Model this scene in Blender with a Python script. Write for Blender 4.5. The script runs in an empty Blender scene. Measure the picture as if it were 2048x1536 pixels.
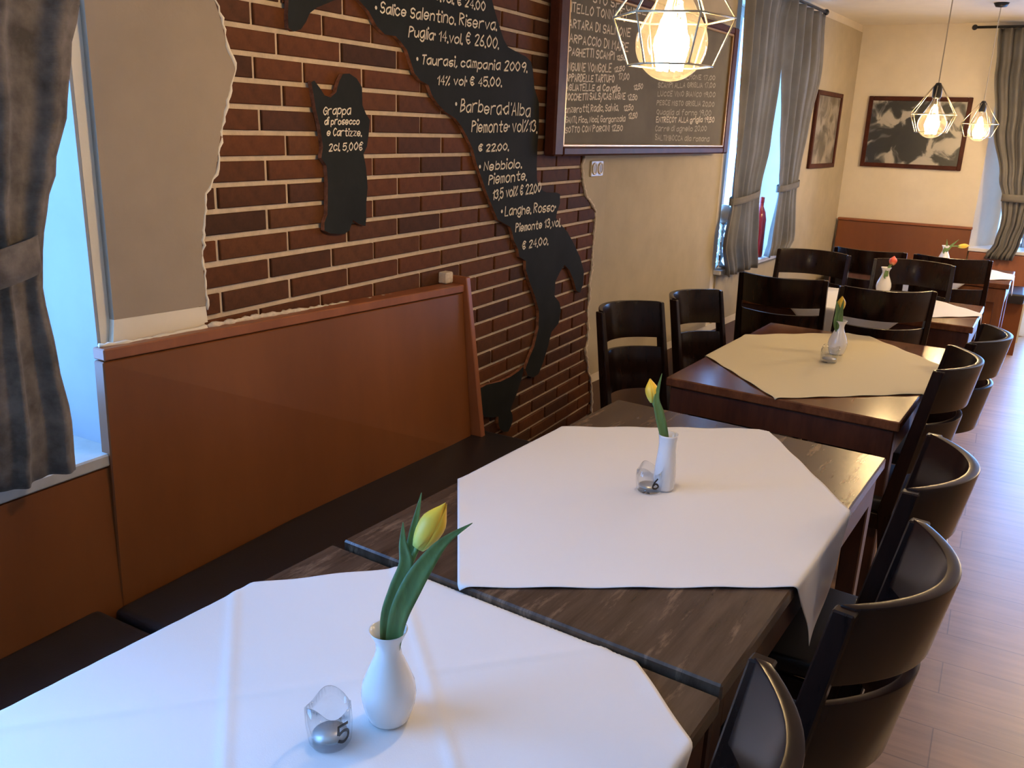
import bpy, bmesh, math, random
from mathutils import Vector, Matrix
from mathutils.geometry import tessellate_polygon
random.seed(7)
PI = math.pi
SC = bpy.context.scene
COL = SC.collection

# ------------------------------------------------------------------ camera
YAW, PITCH, ROLL, FPX = 0.5053, 0.2903, 0.0361, 1726.9
CAM = Vector((1.7295, 0.0, 1.63))
_f = Vector((-math.sin(YAW)*math.cos(PITCH), math.cos(YAW)*math.cos(PITCH), -math.sin(PITCH)))
_r0 = Vector((math.cos(YAW), math.sin(YAW), 0)); _u0 = _r0.cross(_f)
_r = _r0*math.cos(ROLL) + _u0*math.sin(ROLL); _u = -_r0*math.sin(ROLL) + _u0*math.cos(ROLL)
cd = bpy.data.cameras.new('camera'); cam = bpy.data.objects.new('camera', cd); COL.objects.link(cam)
cam.matrix_world = Matrix(((_r.x, _u.x, -_f.x, CAM.x), (_r.y, _u.y, -_f.y, CAM.y), (_r.z, _u.z, -_f.z, CAM.z), (0, 0, 0, 1)))
cd.sensor_width = 36; cd.lens = FPX/2048*36; cd.clip_start = 0.02
SC.camera = cam

def ray(px, py):
    return _f + _r*((px-1024)/FPX) - _u*((py-768)/FPX)
def hit(px, py, P, N):
    d = ray(px, py); P = Vector(P); N = Vector(N)
    return CAM + d*((P-CAM).dot(N)/d.dot(N))
def at(px, py, depth):
    return CAM + ray(px, py)*depth
def depth_of(P):
    return (Vector(P)-CAM).dot(_f)
def onx(px, py, X=0.0):
    return hit(px, py, (X, 0, 0), (1, 0, 0))
def onz(px, py, z):
    return hit(px, py, (0, 0, z), (0, 0, 1))

# ------------------------------------------------------------------ light, exposure
SC.view_settings.view_transform = 'Standard'; SC.view_settings.look = 'None'
SC.view_settings.exposure = 0.0; SC.view_settings.gamma = 1.0; SC.view_settings.use_curve_mapping = False
SKY_COL, SKY_STR = (0.19, 0.45, 1.0), 15.0
LAMP_COL, LAMP_W = (1.0, 0.70, 0.36), 1.0
FILAMENT = 380.0
world = bpy.data.worlds.new('world'); SC.world = world; world.use_nodes = True
bg = world.node_tree.nodes['Background']; bg.inputs[0].default_value = (*SKY_COL, 1); bg.inputs[1].default_value = SKY_STR

def portal(name, loc, rot, sx, sy):
    l = bpy.data.lights.new(name, 'AREA'); l.shape = 'RECTANGLE'; l.size = sx; l.size_y = sy; l.cycles.is_portal = True
    o = bpy.data.objects.new(name, l); COL.objects.link(o); o.location = loc; o.rotation_euler = rot
def ceiling_fill(name, loc, size, power, color=LAMP_COL):
    l = bpy.data.lights.new(name, 'AREA'); l.shape = 'DISK'; l.size = size; l.energy = power; l.color = color
    o = bpy.data.objects.new(name, l); COL.objects.link(o); o.location = loc
portal('sky_portal', (-0.36, -0.1, 1.62), (0, -PI/2, 0), 1.7, 2.8)
portal('sky_portal', (-0.14, 6.2, 1.6), (0, -PI/2, -math.radians(5)), 1.8, 1.4)
portal('sky_portal', (1.75, 8.84, 1.58), (-PI/2, 0, 0), 0.4, 1.8)
portal('sky_portal', (2.7, 8.84, 1.1), (-PI/2, 0, 0), 1.5, 2.3)
# unseen warm fill lights added under the ceiling, out of frame on the right
ceiling_fill('ceiling_fill', (3.8, 1.4, 2.52), 0.35, 6)
ceiling_fill('ceiling_fill', (3.4, 4.4, 2.52), 0.35, 26)
ceiling_fill('ceiling_fill', (2.8, 6.8, 2.52), 0.35, 48)

SC.cycles.max_bounces = 10; SC.cycles.transparent_max_bounces = 16; SC.cycles.sample_clamp_indirect = 6.0
SC.cycles.caustics_reflective = False; SC.cycles.caustics_refractive = False

# ------------------------------------------------------------------ materials
def newmat(name):
    m = bpy.data.materials.new(name); m.use_nodes = True
    nt = m.node_tree; b = nt.nodes['Principled BSDF']
    return m, nt, b
def ramp(nt, stops):
    n = nt.nodes.new('ShaderNodeValToRGB'); e = n.color_ramp.elements
    while len(e) < len(stops): e.new(0.5)
    for i, (p, c) in enumerate(stops):
        e[i].position = p; e[i].color = (*c, 1)
    return n
def noise(nt, scale, detail=4, rough=0.6, vec=None, stretch=None):
    tc = nt.nodes.new('ShaderNodeTexCoord'); n = nt.nodes.new('ShaderNodeTexNoise')
    n.inputs['Scale'].default_value = scale; n.inputs['Detail'].default_value = detail; n.inputs['Roughness'].default_value = rough
    src = tc.outputs['Object']
    if stretch:
        mp = nt.nodes.new('ShaderNodeMapping'); mp.inputs['Scale'].default_value = stretch
        nt.links.new(src, mp.inputs[0]); src = mp.outputs[0]
    nt.links.new(src, n.inputs['Vector'])
    return n
def bump(nt, b, src, strength, dist=0.002):
    n = nt.nodes.new('ShaderNodeBump'); n.inputs['Strength'].default_value = strength; n.inputs['Distance'].default_value = dist
    nt.links.new(src, n.inputs['Height']); nt.links.new(n.outputs[0], b.inputs['Normal'])
def plain(name, col, rough=0.6, spec=0.5, metal=0.0, var=0.0, scale=6.0, bmp=0.0, bscale=120.0, coat=0.0, stretch=None):
    m, nt, b = newmat(name)
    b.inputs['Base Color'].default_value = (*col, 1); b.inputs['Roughness'].default_value = rough
    b.inputs['Specular IOR Level'].default_value = spec; b.inputs['Metallic'].default_value = metal
    b.inputs['Coat Weight'].default_value = coat; b.inputs['Coat Roughness'].default_value = 0.12
    if var:
        n = noise(nt, scale, stretch=stretch)
        r = ramp(nt, [(0.3, tuple(c*(1-var) for c in col)), (0.7, tuple(min(1, c*(1+var)) for c in col))])
        nt.links.new(n.outputs[0], r.inputs[0]); nt.links.new(r.outputs[0], b.inputs['Base Color'])
    if bmp:
        n2 = noise(nt, bscale, 3); bump(nt, b, n2.outputs[0], bmp)
    return m
def wood(name, dark, light, stretch=(18, 1.2, 18), rough=0.35, coat=0.0, scale=2.0, bmp=0.12, worn=None, spec=0.5):
    m, nt, b = newmat(name)
    n = noise(nt, scale, 8, 0.65, stretch=stretch)
    r = ramp(nt, [(0.32, dark), (0.52, tuple((a+c)/2 for a, c in zip(dark, light))), (0.72, light)])
    nt.links.new(n.outputs[0], r.inputs[0]); out = r.outputs[0]
    if worn:
        w = noise(nt, 5.0, 6, 0.7, stretch=(4.5, 0.8, 1)); wr = ramp(nt, [(0.54, (0, 0, 0)), (0.66, (0.9, 0.9, 0.9))])
        nt.links.new(w.outputs[0], wr.inputs[0])
        mx = nt.nodes.new('ShaderNodeMix'); mx.data_type = 'RGBA'
        nt.links.new(wr.outputs[0], mx.inputs[0]); nt.links.new(out, mx.inputs[6]); mx.inputs[7].default_value = (*worn, 1)
        out = mx.outputs[2]
    nt.links.new(out, b.inputs['Base Color'])
    b.inputs['Roughness'].default_value = rough; b.inputs['Coat Weight'].default_value = coat; b.inputs['Coat Roughness'].default_value = 0.1
    b.inputs['Specular IOR Level'].default_value = spec
    bump(nt, b, n.outputs[0], bmp, 0.001)
    return m
def thin_glass(name, tint=(1, 1, 1), rough=0.02, refl=1.0):
    m = bpy.data.materials.new(name); m.use_nodes = True; nt = m.node_tree; nt.nodes.clear()
    out = nt.nodes.new('ShaderNodeOutputMaterial'); t = nt.nodes.new('ShaderNodeBsdfTransparent'); g = nt.nodes.new('ShaderNodeBsdfGlossy')
    lw = nt.nodes.new('ShaderNodeLayerWeight'); lw.inputs[0].default_value = 0.5; fr = nt.nodes.new('ShaderNodeMath'); fr.operation = 'POWER'; fr.inputs[1].default_value = 4.0
    nt.links.new(lw.outputs['Facing'], fr.inputs[0]); mx = nt.nodes.new('ShaderNodeMixShader')
    mu = nt.nodes.new('ShaderNodeMath'); mu.operation = 'MULTIPLY_ADD'; mu.inputs[1].default_value = 0.55*refl; mu.inputs[2].default_value = 0.035*refl
    t.inputs[0].default_value = (*tint, 1); g.inputs['Roughness'].default_value = rough
    nt.links.new(fr.outputs[0], mu.inputs[0]); nt.links.new(mu.outputs[0], mx.inputs[0])
    nt.links.new(t.outputs[0], mx.inputs[1]); nt.links.new(g.outputs[0], mx.inputs[2]); nt.links.new(mx.outputs[0], out.inputs[0])
    return m
def fabric(name, col, trans=0.25, var=0.25, scale=9.0, weave=700.0):
    m = bpy.data.materials.new(name); m.use_nodes = True; nt = m.node_tree; b = nt.nodes['Principled BSDF']; out = nt.nodes['Material Output']
    n = noise(nt, scale, 5, 0.6)
    r = ramp(nt, [(0.35, tuple(c*(1-var) for c in col)), (0.65, tuple(min(1, c*(1+var)) for c in col))])
    nt.links.new(n.outputs[0], r.inputs[0]); nt.links.new(r.outputs[0], b.inputs['Base Color'])
    b.inputs['Roughness'].default_value = 0.85; b.inputs['Specular IOR Level'].default_value = 0.15; b.inputs['Sheen Weight'].default_value = 0.15
    if weave:
        w = nt.nodes.new('ShaderNodeTexWave'); w.bands_direction = 'Z'; w.inputs['Scale'].default_value = weave/6; w.inputs['Distortion'].default_value = 1.5
        tc = nt.nodes.new('ShaderNodeTexCoord'); nt.links.new(tc.outputs['Object'], w.inputs['Vector']); bump(nt, b, w.outputs[0], 0.25, 0.001)
    if trans:
        t = nt.nodes.new('ShaderNodeBsdfTranslucent'); nt.links.new(r.outputs[0], t.inputs[0])
        mx = nt.nodes.new('ShaderNodeMixShader'); mx.inputs[0].default_value = trans
        nt.links.new(b.outputs[0], mx.inputs[1]); nt.links.new(t.outputs[0], mx.inputs[2]); nt.links.new(mx.outputs[0], out.inputs[0])
    return m
def emit(name, col, s):
    m = bpy.data.materials.new(name); m.use_nodes = True; nt = m.node_tree; nt.nodes.clear()
    o = nt.nodes.new('ShaderNodeOutputMaterial'); e = nt.nodes.new('ShaderNodeEmission'); e.inputs[0].default_value = (*col, 1); e.inputs[1].default_value = s
    nt.links.new(e.outputs[0], o.inputs[0]); return m

M = {}
M['cream'] = plain('cream_paint', (0.74, 0.66, 0.52), 0.8, 0.2, var=0.04, bmp=0.15, bscale=90)
M['ceil'] = plain('ceiling_paint', (0.76, 0.70, 0.58), 0.85, 0.2, var=0.03, bmp=0.08)
M['greige'] = plain('greige_paint', (0.335, 0.265, 0.195), 0.85, 0.1, var=0.05, bmp=0.18, bscale=110)
M['greige2'] = plain('greige_green_paint', (0.46, 0.39, 0.27), 0.85, 0.1, var=0.06, bmp=0.18, bscale=110)
M['dado'] = plain('brown_dado_paint', (0.14, 0.085, 0.05), 0.6, 0.3, var=0.1)
M['grout'] = plain('grout', (0.60, 0.47, 0.33), 0.9, 0.1, var=0.12, scale=30, bmp=0.5, bscale=200)
M['plaster'] = plain('rough_plaster', (0.62, 0.52, 0.40), 0.95, 0.1, var=0.2, scale=60, bmp=0.8, bscale=90)
m, nt, b = newmat('brick_slip')
oi = nt.nodes.new('ShaderNodeObjectInfo')
rp = ramp(nt, [(0.0, (0.052, 0.023, 0.011)), (0.2, (0.092, 0.033, 0.012)), (0.55, (0.120, 0.040, 0.013)), (0.8, (0.105, 0.041, 0.015)), (1.0, (0.066, 0.026, 0.014))])
nt.links.new(oi.outputs['Random'], rp.inputs[0])
nb = noise(nt, 26, 6, 0.7); rb = ramp(nt, [(0.3, (0.72, 0.72, 0.72)), (0.7, (1.2, 1.15, 1.1))]); nt.links.new(nb.outputs[0], rb.inputs[0])
mx = nt.nodes.new('ShaderNodeMix'); mx.data_type = 'RGBA'; mx.blend_type = 'MULTIPLY'; mx.inputs[0].default_value = 1
nt.links.new(rp.outputs[0], mx.inputs[6]); nt.links.new(rb.outputs[0], mx.inputs[7]); nt.links.new(mx.outputs[2], b.inputs['Base Color'])
b.inputs['Roughness'].default_value = 0.7; b.inputs['Specular IOR Level'].default_value = 0.12; bump(nt, b, nb.outputs[0], 0.35, 0.002)
M['brick'] = m
M['bench'] = wood('bench_veneer', (0.150, 0.047, 0.012), (0.225, 0.073, 0.019), (1.0, 1.0, 0.25), 0.38, scale=2.2, bmp=0.03, spec=0.35)
M['bench_solid'] = wood('bench_solid_wood', (0.22, 0.068, 0.024), (0.31, 0.10, 0.036), (2, 2, 0.5), 0.42, scale=6, bmp=0.05)
M['vinyl'] = plain('black_vinyl', (0.016, 0.012, 0.012), 0.42, 0.4, bmp=0.12, bscale=260)
M['espresso'] = wood('espresso_wood', (0.008, 0.004, 0.003), (0.020, 0.008, 0.005), (6, 6, 1), 0.24, scale=6, bmp=0.02, spec=0.22)
M['top'] = wood('weathered_tabletop', (0.042, 0.023, 0.014), (0.105, 0.066, 0.042), (11, 1.1, 4), 0.27, scale=3.0, bmp=0.15, worn=(0.21, 0.135, 0.085))
M['top_red'] = wood('glossy_red_tabletop', (0.085, 0.028, 0.012), (0.20, 0.075, 0.03), (9, 1.1, 4), 0.22, scale=2.5, bmp=0.08)
M['tablewood'] = wood('table_frame_wood', (0.045, 0.014, 0.007), (0.095, 0.032, 0.015), (5, 5, 0.8), 0.35, scale=5, bmp=0.05)
M['tableorange'] = wood('table_frame_orange', (0.14, 0.05, 0.018), (0.24, 0.09, 0.035), (5, 5, 0.8), 0.4, scale=5, bmp=0.05)
M['cloth'] = plain('white_tablecloth', (0.80, 0.785, 0.77), 0.85, 0.12, bmp=0.10, bscale=420)
M['cloth_cream'] = plain('cream_tablecloth', (0.78, 0.68, 0.44), 0.85, 0.15, bmp=0.10, bscale=420)
M['porcelain'] = plain('white_porcelain', (0.82, 0.79, 0.75), 0.18, 0.5, coat=0.5)
M['glass'] = thin_glass('clear_glass', (0.965, 0.975, 0.98), 0.03, 1.6)
M['pane'] = thin_glass('window_pane', (0.97, 0.98, 1.0), 0.0, 0.8)
M['bulb'] = thin_glass('bulb_glass', (0.99, 0.95, 0.86), 0.02, 1.5)
nt = M['bulb'].node_tree; om = [n for n in nt.nodes if n.type == 'OUTPUT_MATERIAL'][0]; src = om.inputs[0].links[0].from_socket
df = nt.nodes.new('ShaderNodeBsdfTranslucent'); df.inputs[0].default_value = (0.95, 0.85, 0.65, 1); hz = nt.nodes.new('ShaderNodeMixShader'); hz.inputs[0].default_value = 0.009
nt.links.new(src, hz.inputs[1]); nt.links.new(df.outputs[0], hz.inputs[2]); nt.links.new(hz.outputs[0], om.inputs[0])
M['filament'] = emit('glowing_filament', LAMP_COL, FILAMENT)
M['wire'] = plain('brass_wire', (0.50, 0.42, 0.28), 0.3, 0.5, 0.5)
M['cord'] = plain('pale_cord', (0.5, 0.44, 0.34), 0.7)
M['blackmetal'] = plain('black_metal', (0.02, 0.02, 0.02), 0.4, 0.5, 0.3)
M['slate_map'] = plain('chalkboard_paint', (0.017, 0.018, 0.016), 0.75, 0.1, var=0.2, scale=8)
M['rawedge'] = plain('raw_wood_edge', (0.26, 0.105, 0.055), 0.85, 0.1, var=0.5, scale=50, bmp=0.5)
M['slate'] = plain('menu_slate', (0.165, 0.145, 0.105), 0.8, 0.12, var=0.15, scale=5)
M['chalk'] = plain('cream_chalk', (0.78, 0.70, 0.54), 0.9, 0.1)
M['chalk_dim'] = plain('worn_chalk', (0.46, 0.42, 0.33), 0.9, 0.1)
M['chalk_mid'] = plain('thin_chalk', (0.74, 0.67, 0.52), 0.9, 0.1)
M['frame'] = wood('mahogany_frame', (0.046, 0.014, 0.009), (0.09, 0.027, 0.016), (3, 3, 3), 0.42, scale=4, bmp=0.03, spec=0.10)
M['gold'] = plain('brass_bead', (0.45, 0.28, 0.13), 0.3, 0.5, 0.6)
M['plastic'] = plain('cream_plastic', (0.66, 0.56, 0.38), 0.3, 0.5)
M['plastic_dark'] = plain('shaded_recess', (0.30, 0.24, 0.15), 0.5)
M['winframe'] = plain('white_window_frame', (0.8, 0.8, 0.8), 0.35)
M['stone'] = plain('window_sill_stone', (0.40, 0.38, 0.34), 0.4, var=0.1, scale=20)
M['curtain'] = fabric('grey_brown_curtain', (0.150, 0.126, 0.105), 0.07, 0.42, 16.0)
M['curtain2'] = fabric('grey_linen_curtain', (0.28, 0.26, 0.225), 0.38, 0.12, 5.0)
M['chrome'] = plain('silver_metal', (0.85, 0.86, 0.88), 0.12, 0.5, 1.0)
M['tealight'] = plain('tealight_aluminium', (0.62, 0.60, 0.56), 0.35, 0.5, 0.6)
M['shade'] = plain('pale_shade', (0.75, 0.78, 0.8), 0.6)
M['red'] = plain('red_glass', (0.35, 0.012, 0.012), 0.15, 0.6, coat=0.5)
M['number'] = plain('black_number', (0.02, 0.014, 0.01), 0.5)
M['stem'] = plain('tulip_stem', (0.16, 0.30, 0.08), 0.5, var=0.1)
M['leaf'] = plain('tulip_leaf', (0.105, 0.185, 0.055), 0.42, 0.4, var=0.25, scale=14, stretch=(6, 6, 1))
def petal_mat(name, base, mid, tip):
    m, nt, b = newmat(name)
    tc = nt.nodes.new('ShaderNodeTexCoord'); s = nt.nodes.new('ShaderNodeSeparateXYZ'); nt.links.new(tc.outputs['Generated'], s.inputs[0])
    r = ramp(nt, [(0.0, base), (0.3, mid), (1.0, tip)]); nt.links.new(s.outputs['Z'], r.inputs[0]); nt.links.new(r.outputs[0], b.inputs['Base Color'])
    b.inputs['Roughness'].default_value = 0.5; return m
M['yellow'] = petal_mat('yellow_petal', (0.55, 0.60, 0.12), (0.85, 0.56, 0.05), (0.90, 0.55, 0.03))
M['coral'] = petal_mat('coral_petal', (0.75, 0.35, 0.15), (0.80, 0.13, 0.07), (0.80, 0.16, 0.10))
m, nt, b = newmat('floor_laminate')
tc = nt.nodes.new('ShaderNodeTexCoord'); br = nt.nodes.new('ShaderNodeTexBrick')
mp = nt.nodes.new('ShaderNodeMapping'); nt.links.new(tc.outputs['Object'], mp.inputs[0]); nt.links.new(mp.outputs[0], br.inputs['Vector'])
br.inputs['Scale'].default_value = 1.0; br.inputs['Brick Width'].default_value = 1.2; br.inputs['Row Height'].default_value = 0.19; br.inputs['Mortar Size'].default_value = 0.002
br.inputs['Color1'].default_value = (0.42, 0.255, 0.145, 1); br.inputs['Color2'].default_value = (0.38, 0.228, 0.128, 1); br.inputs['Mortar'].default_value = (0.22, 0.13, 0.08, 1)
n = noise(nt, 2.0, 8, 0.65, stretch=(1.2, 16, 1)); r = ramp(nt, [(0.3, (0.8, 0.8, 0.8)), (0.7, (1.15, 1.15, 1.15))]); nt.links.new(n.outputs[0], r.inputs[0])
mx = nt.nodes.new('ShaderNodeMix'); mx.data_type = 'RGBA'; mx.blend_type = 'MULTIPLY'; mx.inputs[0].default_value = 1
nt.links.new(br.outputs[0], mx.inputs[6]); nt.links.new(r.outputs[0], mx.inputs[7]); nt.links.new(mx.outputs[2], b.inputs['Base Color'])
b.inputs['Roughness'].default_value = 0.36; b.inputs['Specular IOR Level'].default_value = 0.8
M['floor'] = m
def art_mat(name, stops, scale, dist):
    m, nt, b = newmat(name)
    n = noise(nt, scale, 3, 0.45); n.inputs['Distortion'].default_value = dist
    r = ramp(nt, stops); nt.links.new(n.outputs[0], r.inputs[0]); nt.links.new(r.outputs[0], b.inputs['Base Color']); b.inputs['Roughness'].default_value = 0.3
    return m
M['art_dark'] = art_mat('dark_print', [(0.0, (0.02, 0.02, 0.015)), (0.50, (0.035, 0.033, 0.022)), (0.55, (0.12, 0.12, 0.10)), (0.60, (0.42, 0.39, 0.32)), (1.0, (0.55, 0.5, 0.42))], 6.5, 0.9)
M['art_pale'] = art_mat('pale_print', [(0.0, (0.06, 0.06, 0.05)), (0.42, (0.15, 0.13, 0.10)), (0.6, (0.34, 0.30, 0.24)), (1.0, (0.5, 0.45, 0.38))], 8.0, 0.8)

# ------------------------------------------------------------------ mesh helpers
def link(name, me, mats=None, parent=None, smooth=False):
    if mats:
        for mm in (mats if isinstance(mats, (list, tuple)) else [mats]): me.materials.append(mm)
    o = bpy.data.objects.new(name, me); COL.objects.link(o)
    if parent is not None: o.parent = parent
    if smooth:
        for p in me.polygons: p.use_smooth = True
    return o
def fin(name, bm, mats=None, parent=None, smooth=False, bevel=0.0, segs=1, normals=True):
    if bevel:
        bmesh.ops.remove_doubles(bm, verts=bm.verts, dist=1e-6)
        es = [e for e in bm.edges if len(e.link_faces) == 2 and e.calc_face_angle(0) > 0.6]
        bmesh.ops.bevel(bm, geom=es, offset=bevel, segments=segs, profile=0.6, affect='EDGES')
    if normals: bmesh.ops.recalc_face_normals(bm, faces=bm.faces)
    me = bpy.data.meshes.new(name); bm.to_mesh(me); bm.free()
    return link(name, me, mats, parent, smooth)
def add_box(bm, x0, x1, y0, y1, z0, z1, mat=None, mi=0):
    vs = [Vector((x, y, z)) for x in (x0, x1) for y in (y0, y1) for z in (z0, z1)]
    if mat is not None: vs = [mat @ v for v in vs]
    v = [bm.verts.new(p) for p in vs]
    for f in ((0, 1, 3, 2), (4, 6, 7, 5), (0, 4, 5, 1), (2, 3, 7, 6), (0, 2, 6, 4), (1, 5, 7, 3)):
        bm.faces.new([v[i] for i in f]).material_index = mi
def add_hexa(bm, p):           # 8 points: bottom loop of 4, then top loop of 4
    v = [bm.verts.new(Vector(q)) for q in p]
    for f in ((3, 2, 1, 0), (4, 5, 6, 7), (0, 1, 5, 4), (1, 2, 6, 5), (2, 3, 7, 6), (3, 0, 4, 7)): bm.faces.new([v[i] for i in f])
def box(name, x0, x1, y0, y1, z0, z1, mat, parent=None, bevel=0.0, segs=1):
    bm = bmesh.new(); add_box(bm, x0, x1, y0, y1, z0, z1); return fin(name, bm, mat, parent, bevel=bevel, segs=segs)
def add_tube(bm, pts, rad, n=8, cap=True):
    pts = [Vector(p) for p in pts]; rs = rad if isinstance(rad, (list, tuple)) else [rad]*len(pts)
    loops = []; up = None
    for i, p in enumerate(pts):
        t = (pts[min(i+1, len(pts)-1)] - pts[max(i-1, 0)]).normalized()
        if up is None:
            up = Vector((0, 0, 1)) if abs(t.z) < 0.9 else Vector((1, 0, 0))
        a = t.cross(up).normalized(); up = a.cross(t).normalized()
        loops.append([bm.verts.new(p + (a*math.cos(2*PI*k/n) + up*math.sin(2*PI*k/n))*rs[i]) for k in range(n)])
    for a, b in zip(loops, loops[1:]):
        for k in range(n): bm.faces.new((a[k], a[(k+1) % n], b[(k+1) % n], b[k]))
    if cap:
        bm.faces.new(loops[0][::-1]); bm.faces.new(loops[-1])
def add_lathe(bm, prof, n=32, c=(0, 0, 0), wob=None):
    c = Vector(c); loops = []
    for i, (r, z) in enumerate(prof):
        lp = []
        for k in range(n):
            a = 2*PI*k/n; dz, dr = (wob(a, i) if wob else (0, 0))
            lp.append(bm.verts.new(c + Vector(((r+dr)*math.cos(a), (r+dr)*math.sin(a), z+dz))))
        loops.append(lp)
    for a, b in zip(loops, loops[1:]):
        for k in range(n): bm.faces.new((a[k], a[(k+1) % n], b[(k+1) % n], b[k]))
    return loops
def prism(pts, nrm, thick, mi_side=0):
    """flat outline (3-D points on a plane) given a thickness behind its front face"""
    bm = bmesh.new(); nrm = Vector(nrm)
    f = [bm.verts.new(Vector(p)) for p in pts]; bk = [bm.verts.new(Vector(p) - nrm*thick) for p in pts]
    for tri in tessellate_polygon([[v.co for v in f]]):
        bm.faces.new([f[i] for i in tri]); bm.faces.new([bk[i] for i in tri[::-1]])
    n = len(f)
    for i in range(n):
        q = bm.faces.new((f[i], bk[i], bk[(i+1) % n], f[(i+1) % n])); q.material_index = mi_side
    return bm
def thing(name, label, cat, loc=(0, 0, 0), rz=0.0, group=None):
    o = bpy.data.objects.new(name, None); COL.objects.link(o); o.empty_display_size = 0.1
    o.location = loc; o.rotation_euler = (0, 0, rz); return tag(o, label, cat, group)
def tag(o, label, cat, group=None):
    o['label'] = label; o['category'] = cat
    if group: o['group'] = group
    return o
def struct(o): o['kind'] = 'structure'; return o
def dup(root, label, loc, rz, group=None):
    r = root.copy(); COL.objects.link(r); r.location = loc; r.rotation_euler = (0, 0, rz); r['label'] = label
    if group: r['group'] = group
    for ch in list(root.children):
        c = ch.copy(); COL.objects.link(c); c.parent = r
        for g in list(ch.children):
            d = g.copy(); COL.objects.link(d); d.parent = c
    return r
def catmull(pts, n=6):
    if len(pts) < 3: return pts
    out = []
    P = [pts[0]] + list(pts) + [pts[-1]]
    for i in range(1, len(P)-2):
        p0, p1, p2, p3 = P[i-1], P[i], P[i+1], P[i+2]
        for k in range(n):
            t = k/n
            out.append(tuple(0.5*((2*b) + (-a+c)*t + (2*a-5*b+4*c-d)*t*t + (-a+3*b-3*c+d)*t**3) for a, b, c, d in zip(p0, p1, p2, p3)))
    out.append(tuple(pts[-1])); return out

# ------------------------------------------------------------------ setting
CEIL = 2.56
SK = math.radians(5)                       # the far stretch of the left wall leans into the room by 5 degrees
SKM = Matrix.Translation((0, 3.95, 0)) @ Matrix.Rotation(-SK, 4, 'Z')    # local x = into the room, local y = along the wall
SKP, SKN = Vector((0, 3.95, 0)), Vector((math.cos(SK), -math.sin(SK), 0))
def onskew(px, py, off=0.0): return hit(px, py, SKP + SKN*off, SKN)
YB = 8.41                                  # back wall
struct(box('floor', -0.6, 4.9, -2.9, 9.0, -0.1, 0.0, M['floor']))
struct(box('ceiling', -0.6, 4.9, -2.9, 9.0, CEIL, CEIL+0.1, M['ceil']))
bm = bmesh.new()
T = 0.34
add_box(bm, -T, 0, -2.9, -1.4, 0, CEIL); add_box(bm, -T, 0, -1.4, 1.2, 0, 0.86); add_box(bm, -T, 0, -1.4, 1.2, 2.42, CEIL)
add_box(bm, -T, 0, 1.2, 3.95, 0, CEIL)
W2A, W2B, W2Z0, W2Z1 = 1.61, 2.86, 0.75, 2.45
LB = (YB-3.95)/math.cos(SK) + 0.05
for y0, y1, z0, z1 in ((0, W2A, 0, CEIL), (W2A, W2B, 0, W2Z0), (W2A, W2B, W2Z1, CEIL), (W2B, LB, 0, CEIL)):
    add_box(bm, -0.36, 0, y0, y1, z0, z1, SKM)
wall_left = struct(fin('wall_left', bm, M['cream']))
bm = bmesh.new()
BX0, BX1 = 1.50, 1.96
add_box(bm, 0.2, BX0, YB, YB+0.4, 0, CEIL); add_box(bm, BX0, BX1, YB, YB+0.4, 0, 0.74); add_box(bm, BX0, BX1, YB, YB+0.4, 2.42, CEIL); add_box(bm, BX1, 2.0, YB, YB+0.4, 0, CEIL); add_box(bm, 2.0, 3.4, YB, YB+0.4, 2.2, CEIL); add_box(bm, 3.4, 4.9, YB, YB+0.4, 0, CEIL)
# splayed white reveals
add_hexa(bm, [(BX0, YB, 0.74), (BX0+0.2, YB+0.4, 0.74), (BX0, YB+0.4, 0.74), (BX0-0.01, YB+0.2, 0.74), (BX0, YB, 2.42), (BX0+0.2, YB+0.4, 2.42), (BX0, YB+0.4, 2.42), (BX0-0.01, YB+0.2, 2.42)])
wall_back = struct(fin('wall_back', bm, M['cream']))
bm = bmesh.new()
add_box(bm, 4.6, 4.9, -2.9, 9.0, 0, CEIL)
wall_right = struct(fin('wall_right', bm, M['cream']))
bm = bmesh.new()
add_box(bm, -0.4, 4.9, -2.9, -2.6, 0, CEIL)
struct(fin('wall_front', bm, M['cream']))

def window(name, mw, w, h, mullions=(), transom=None):
    """frame in local x (across) / z (up), thickness in local y; mw places it"""
    e = bpy.data.objects.new(name, None); COL.objects.link(e); e.matrix_world = mw; e['kind'] = 'structure'
    bm = bmesh.new(); t = 0.065
    add_box(bm, 0, t, -0.03, 0.03, 0, h); add_box(bm, w-t, w, -0.03, 0.03, 0, h); add_box(bm, t, w-t, -0.03, 0.03, 0, t); add_box(bm, t, w-t, -0.03, 0.03, h-t, h)
    fin('window_frame', bm, M['winframe'], e, bevel=0.006)
    xs = [t] + [m_ for m_ in mullions] + [w-t]
    for m_ in mullions: box('mullion', m_-0.04, m_+0.04, -0.035, 0.035, t, h-t, M['winframe'], e, bevel=0.006)
    for a, b_ in zip(xs, xs[1:]): box('pane', a, b_, -0.004, 0.004, t, h-t, M['pane'], e)
    return e
window('window_1', Matrix.Translation((-0.31, -1.4, 0.86)) @ Matrix.Rotation(PI/2, 4, 'Z'), 2.6, 1.56, (1.3,))
window('window_2', SKM @ Matrix.Translation((-0.27, W2A, W2Z0)) @ Matrix.Rotation(PI/2, 4, 'Z'), W2B-W2A, W2Z1-W2Z0, (0.62,))
window('window_3', Matrix.Translation((BX0+0.2, YB+0.36, 0.74)), BX1-BX0-0.2, 1.68)
window('door_1', Matrix.Translation((2.0, YB+0.36, 0.0)), 1.4, 2.2, (0.7,))
M['reveal'] = plain('dimmed_reveal', (0.31, 0.33, 0.35), 0.7, 0.2, var=0.04)  # greyed to dim the daylight on the jamb through its colour
box('window_reveal', -0.34, -0.0005, 1.192, 1.1995, 0.882, 2.42, M['reveal'], wall_left)  # thin lining added over the cream jamb to carry the dimmed colour
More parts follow.
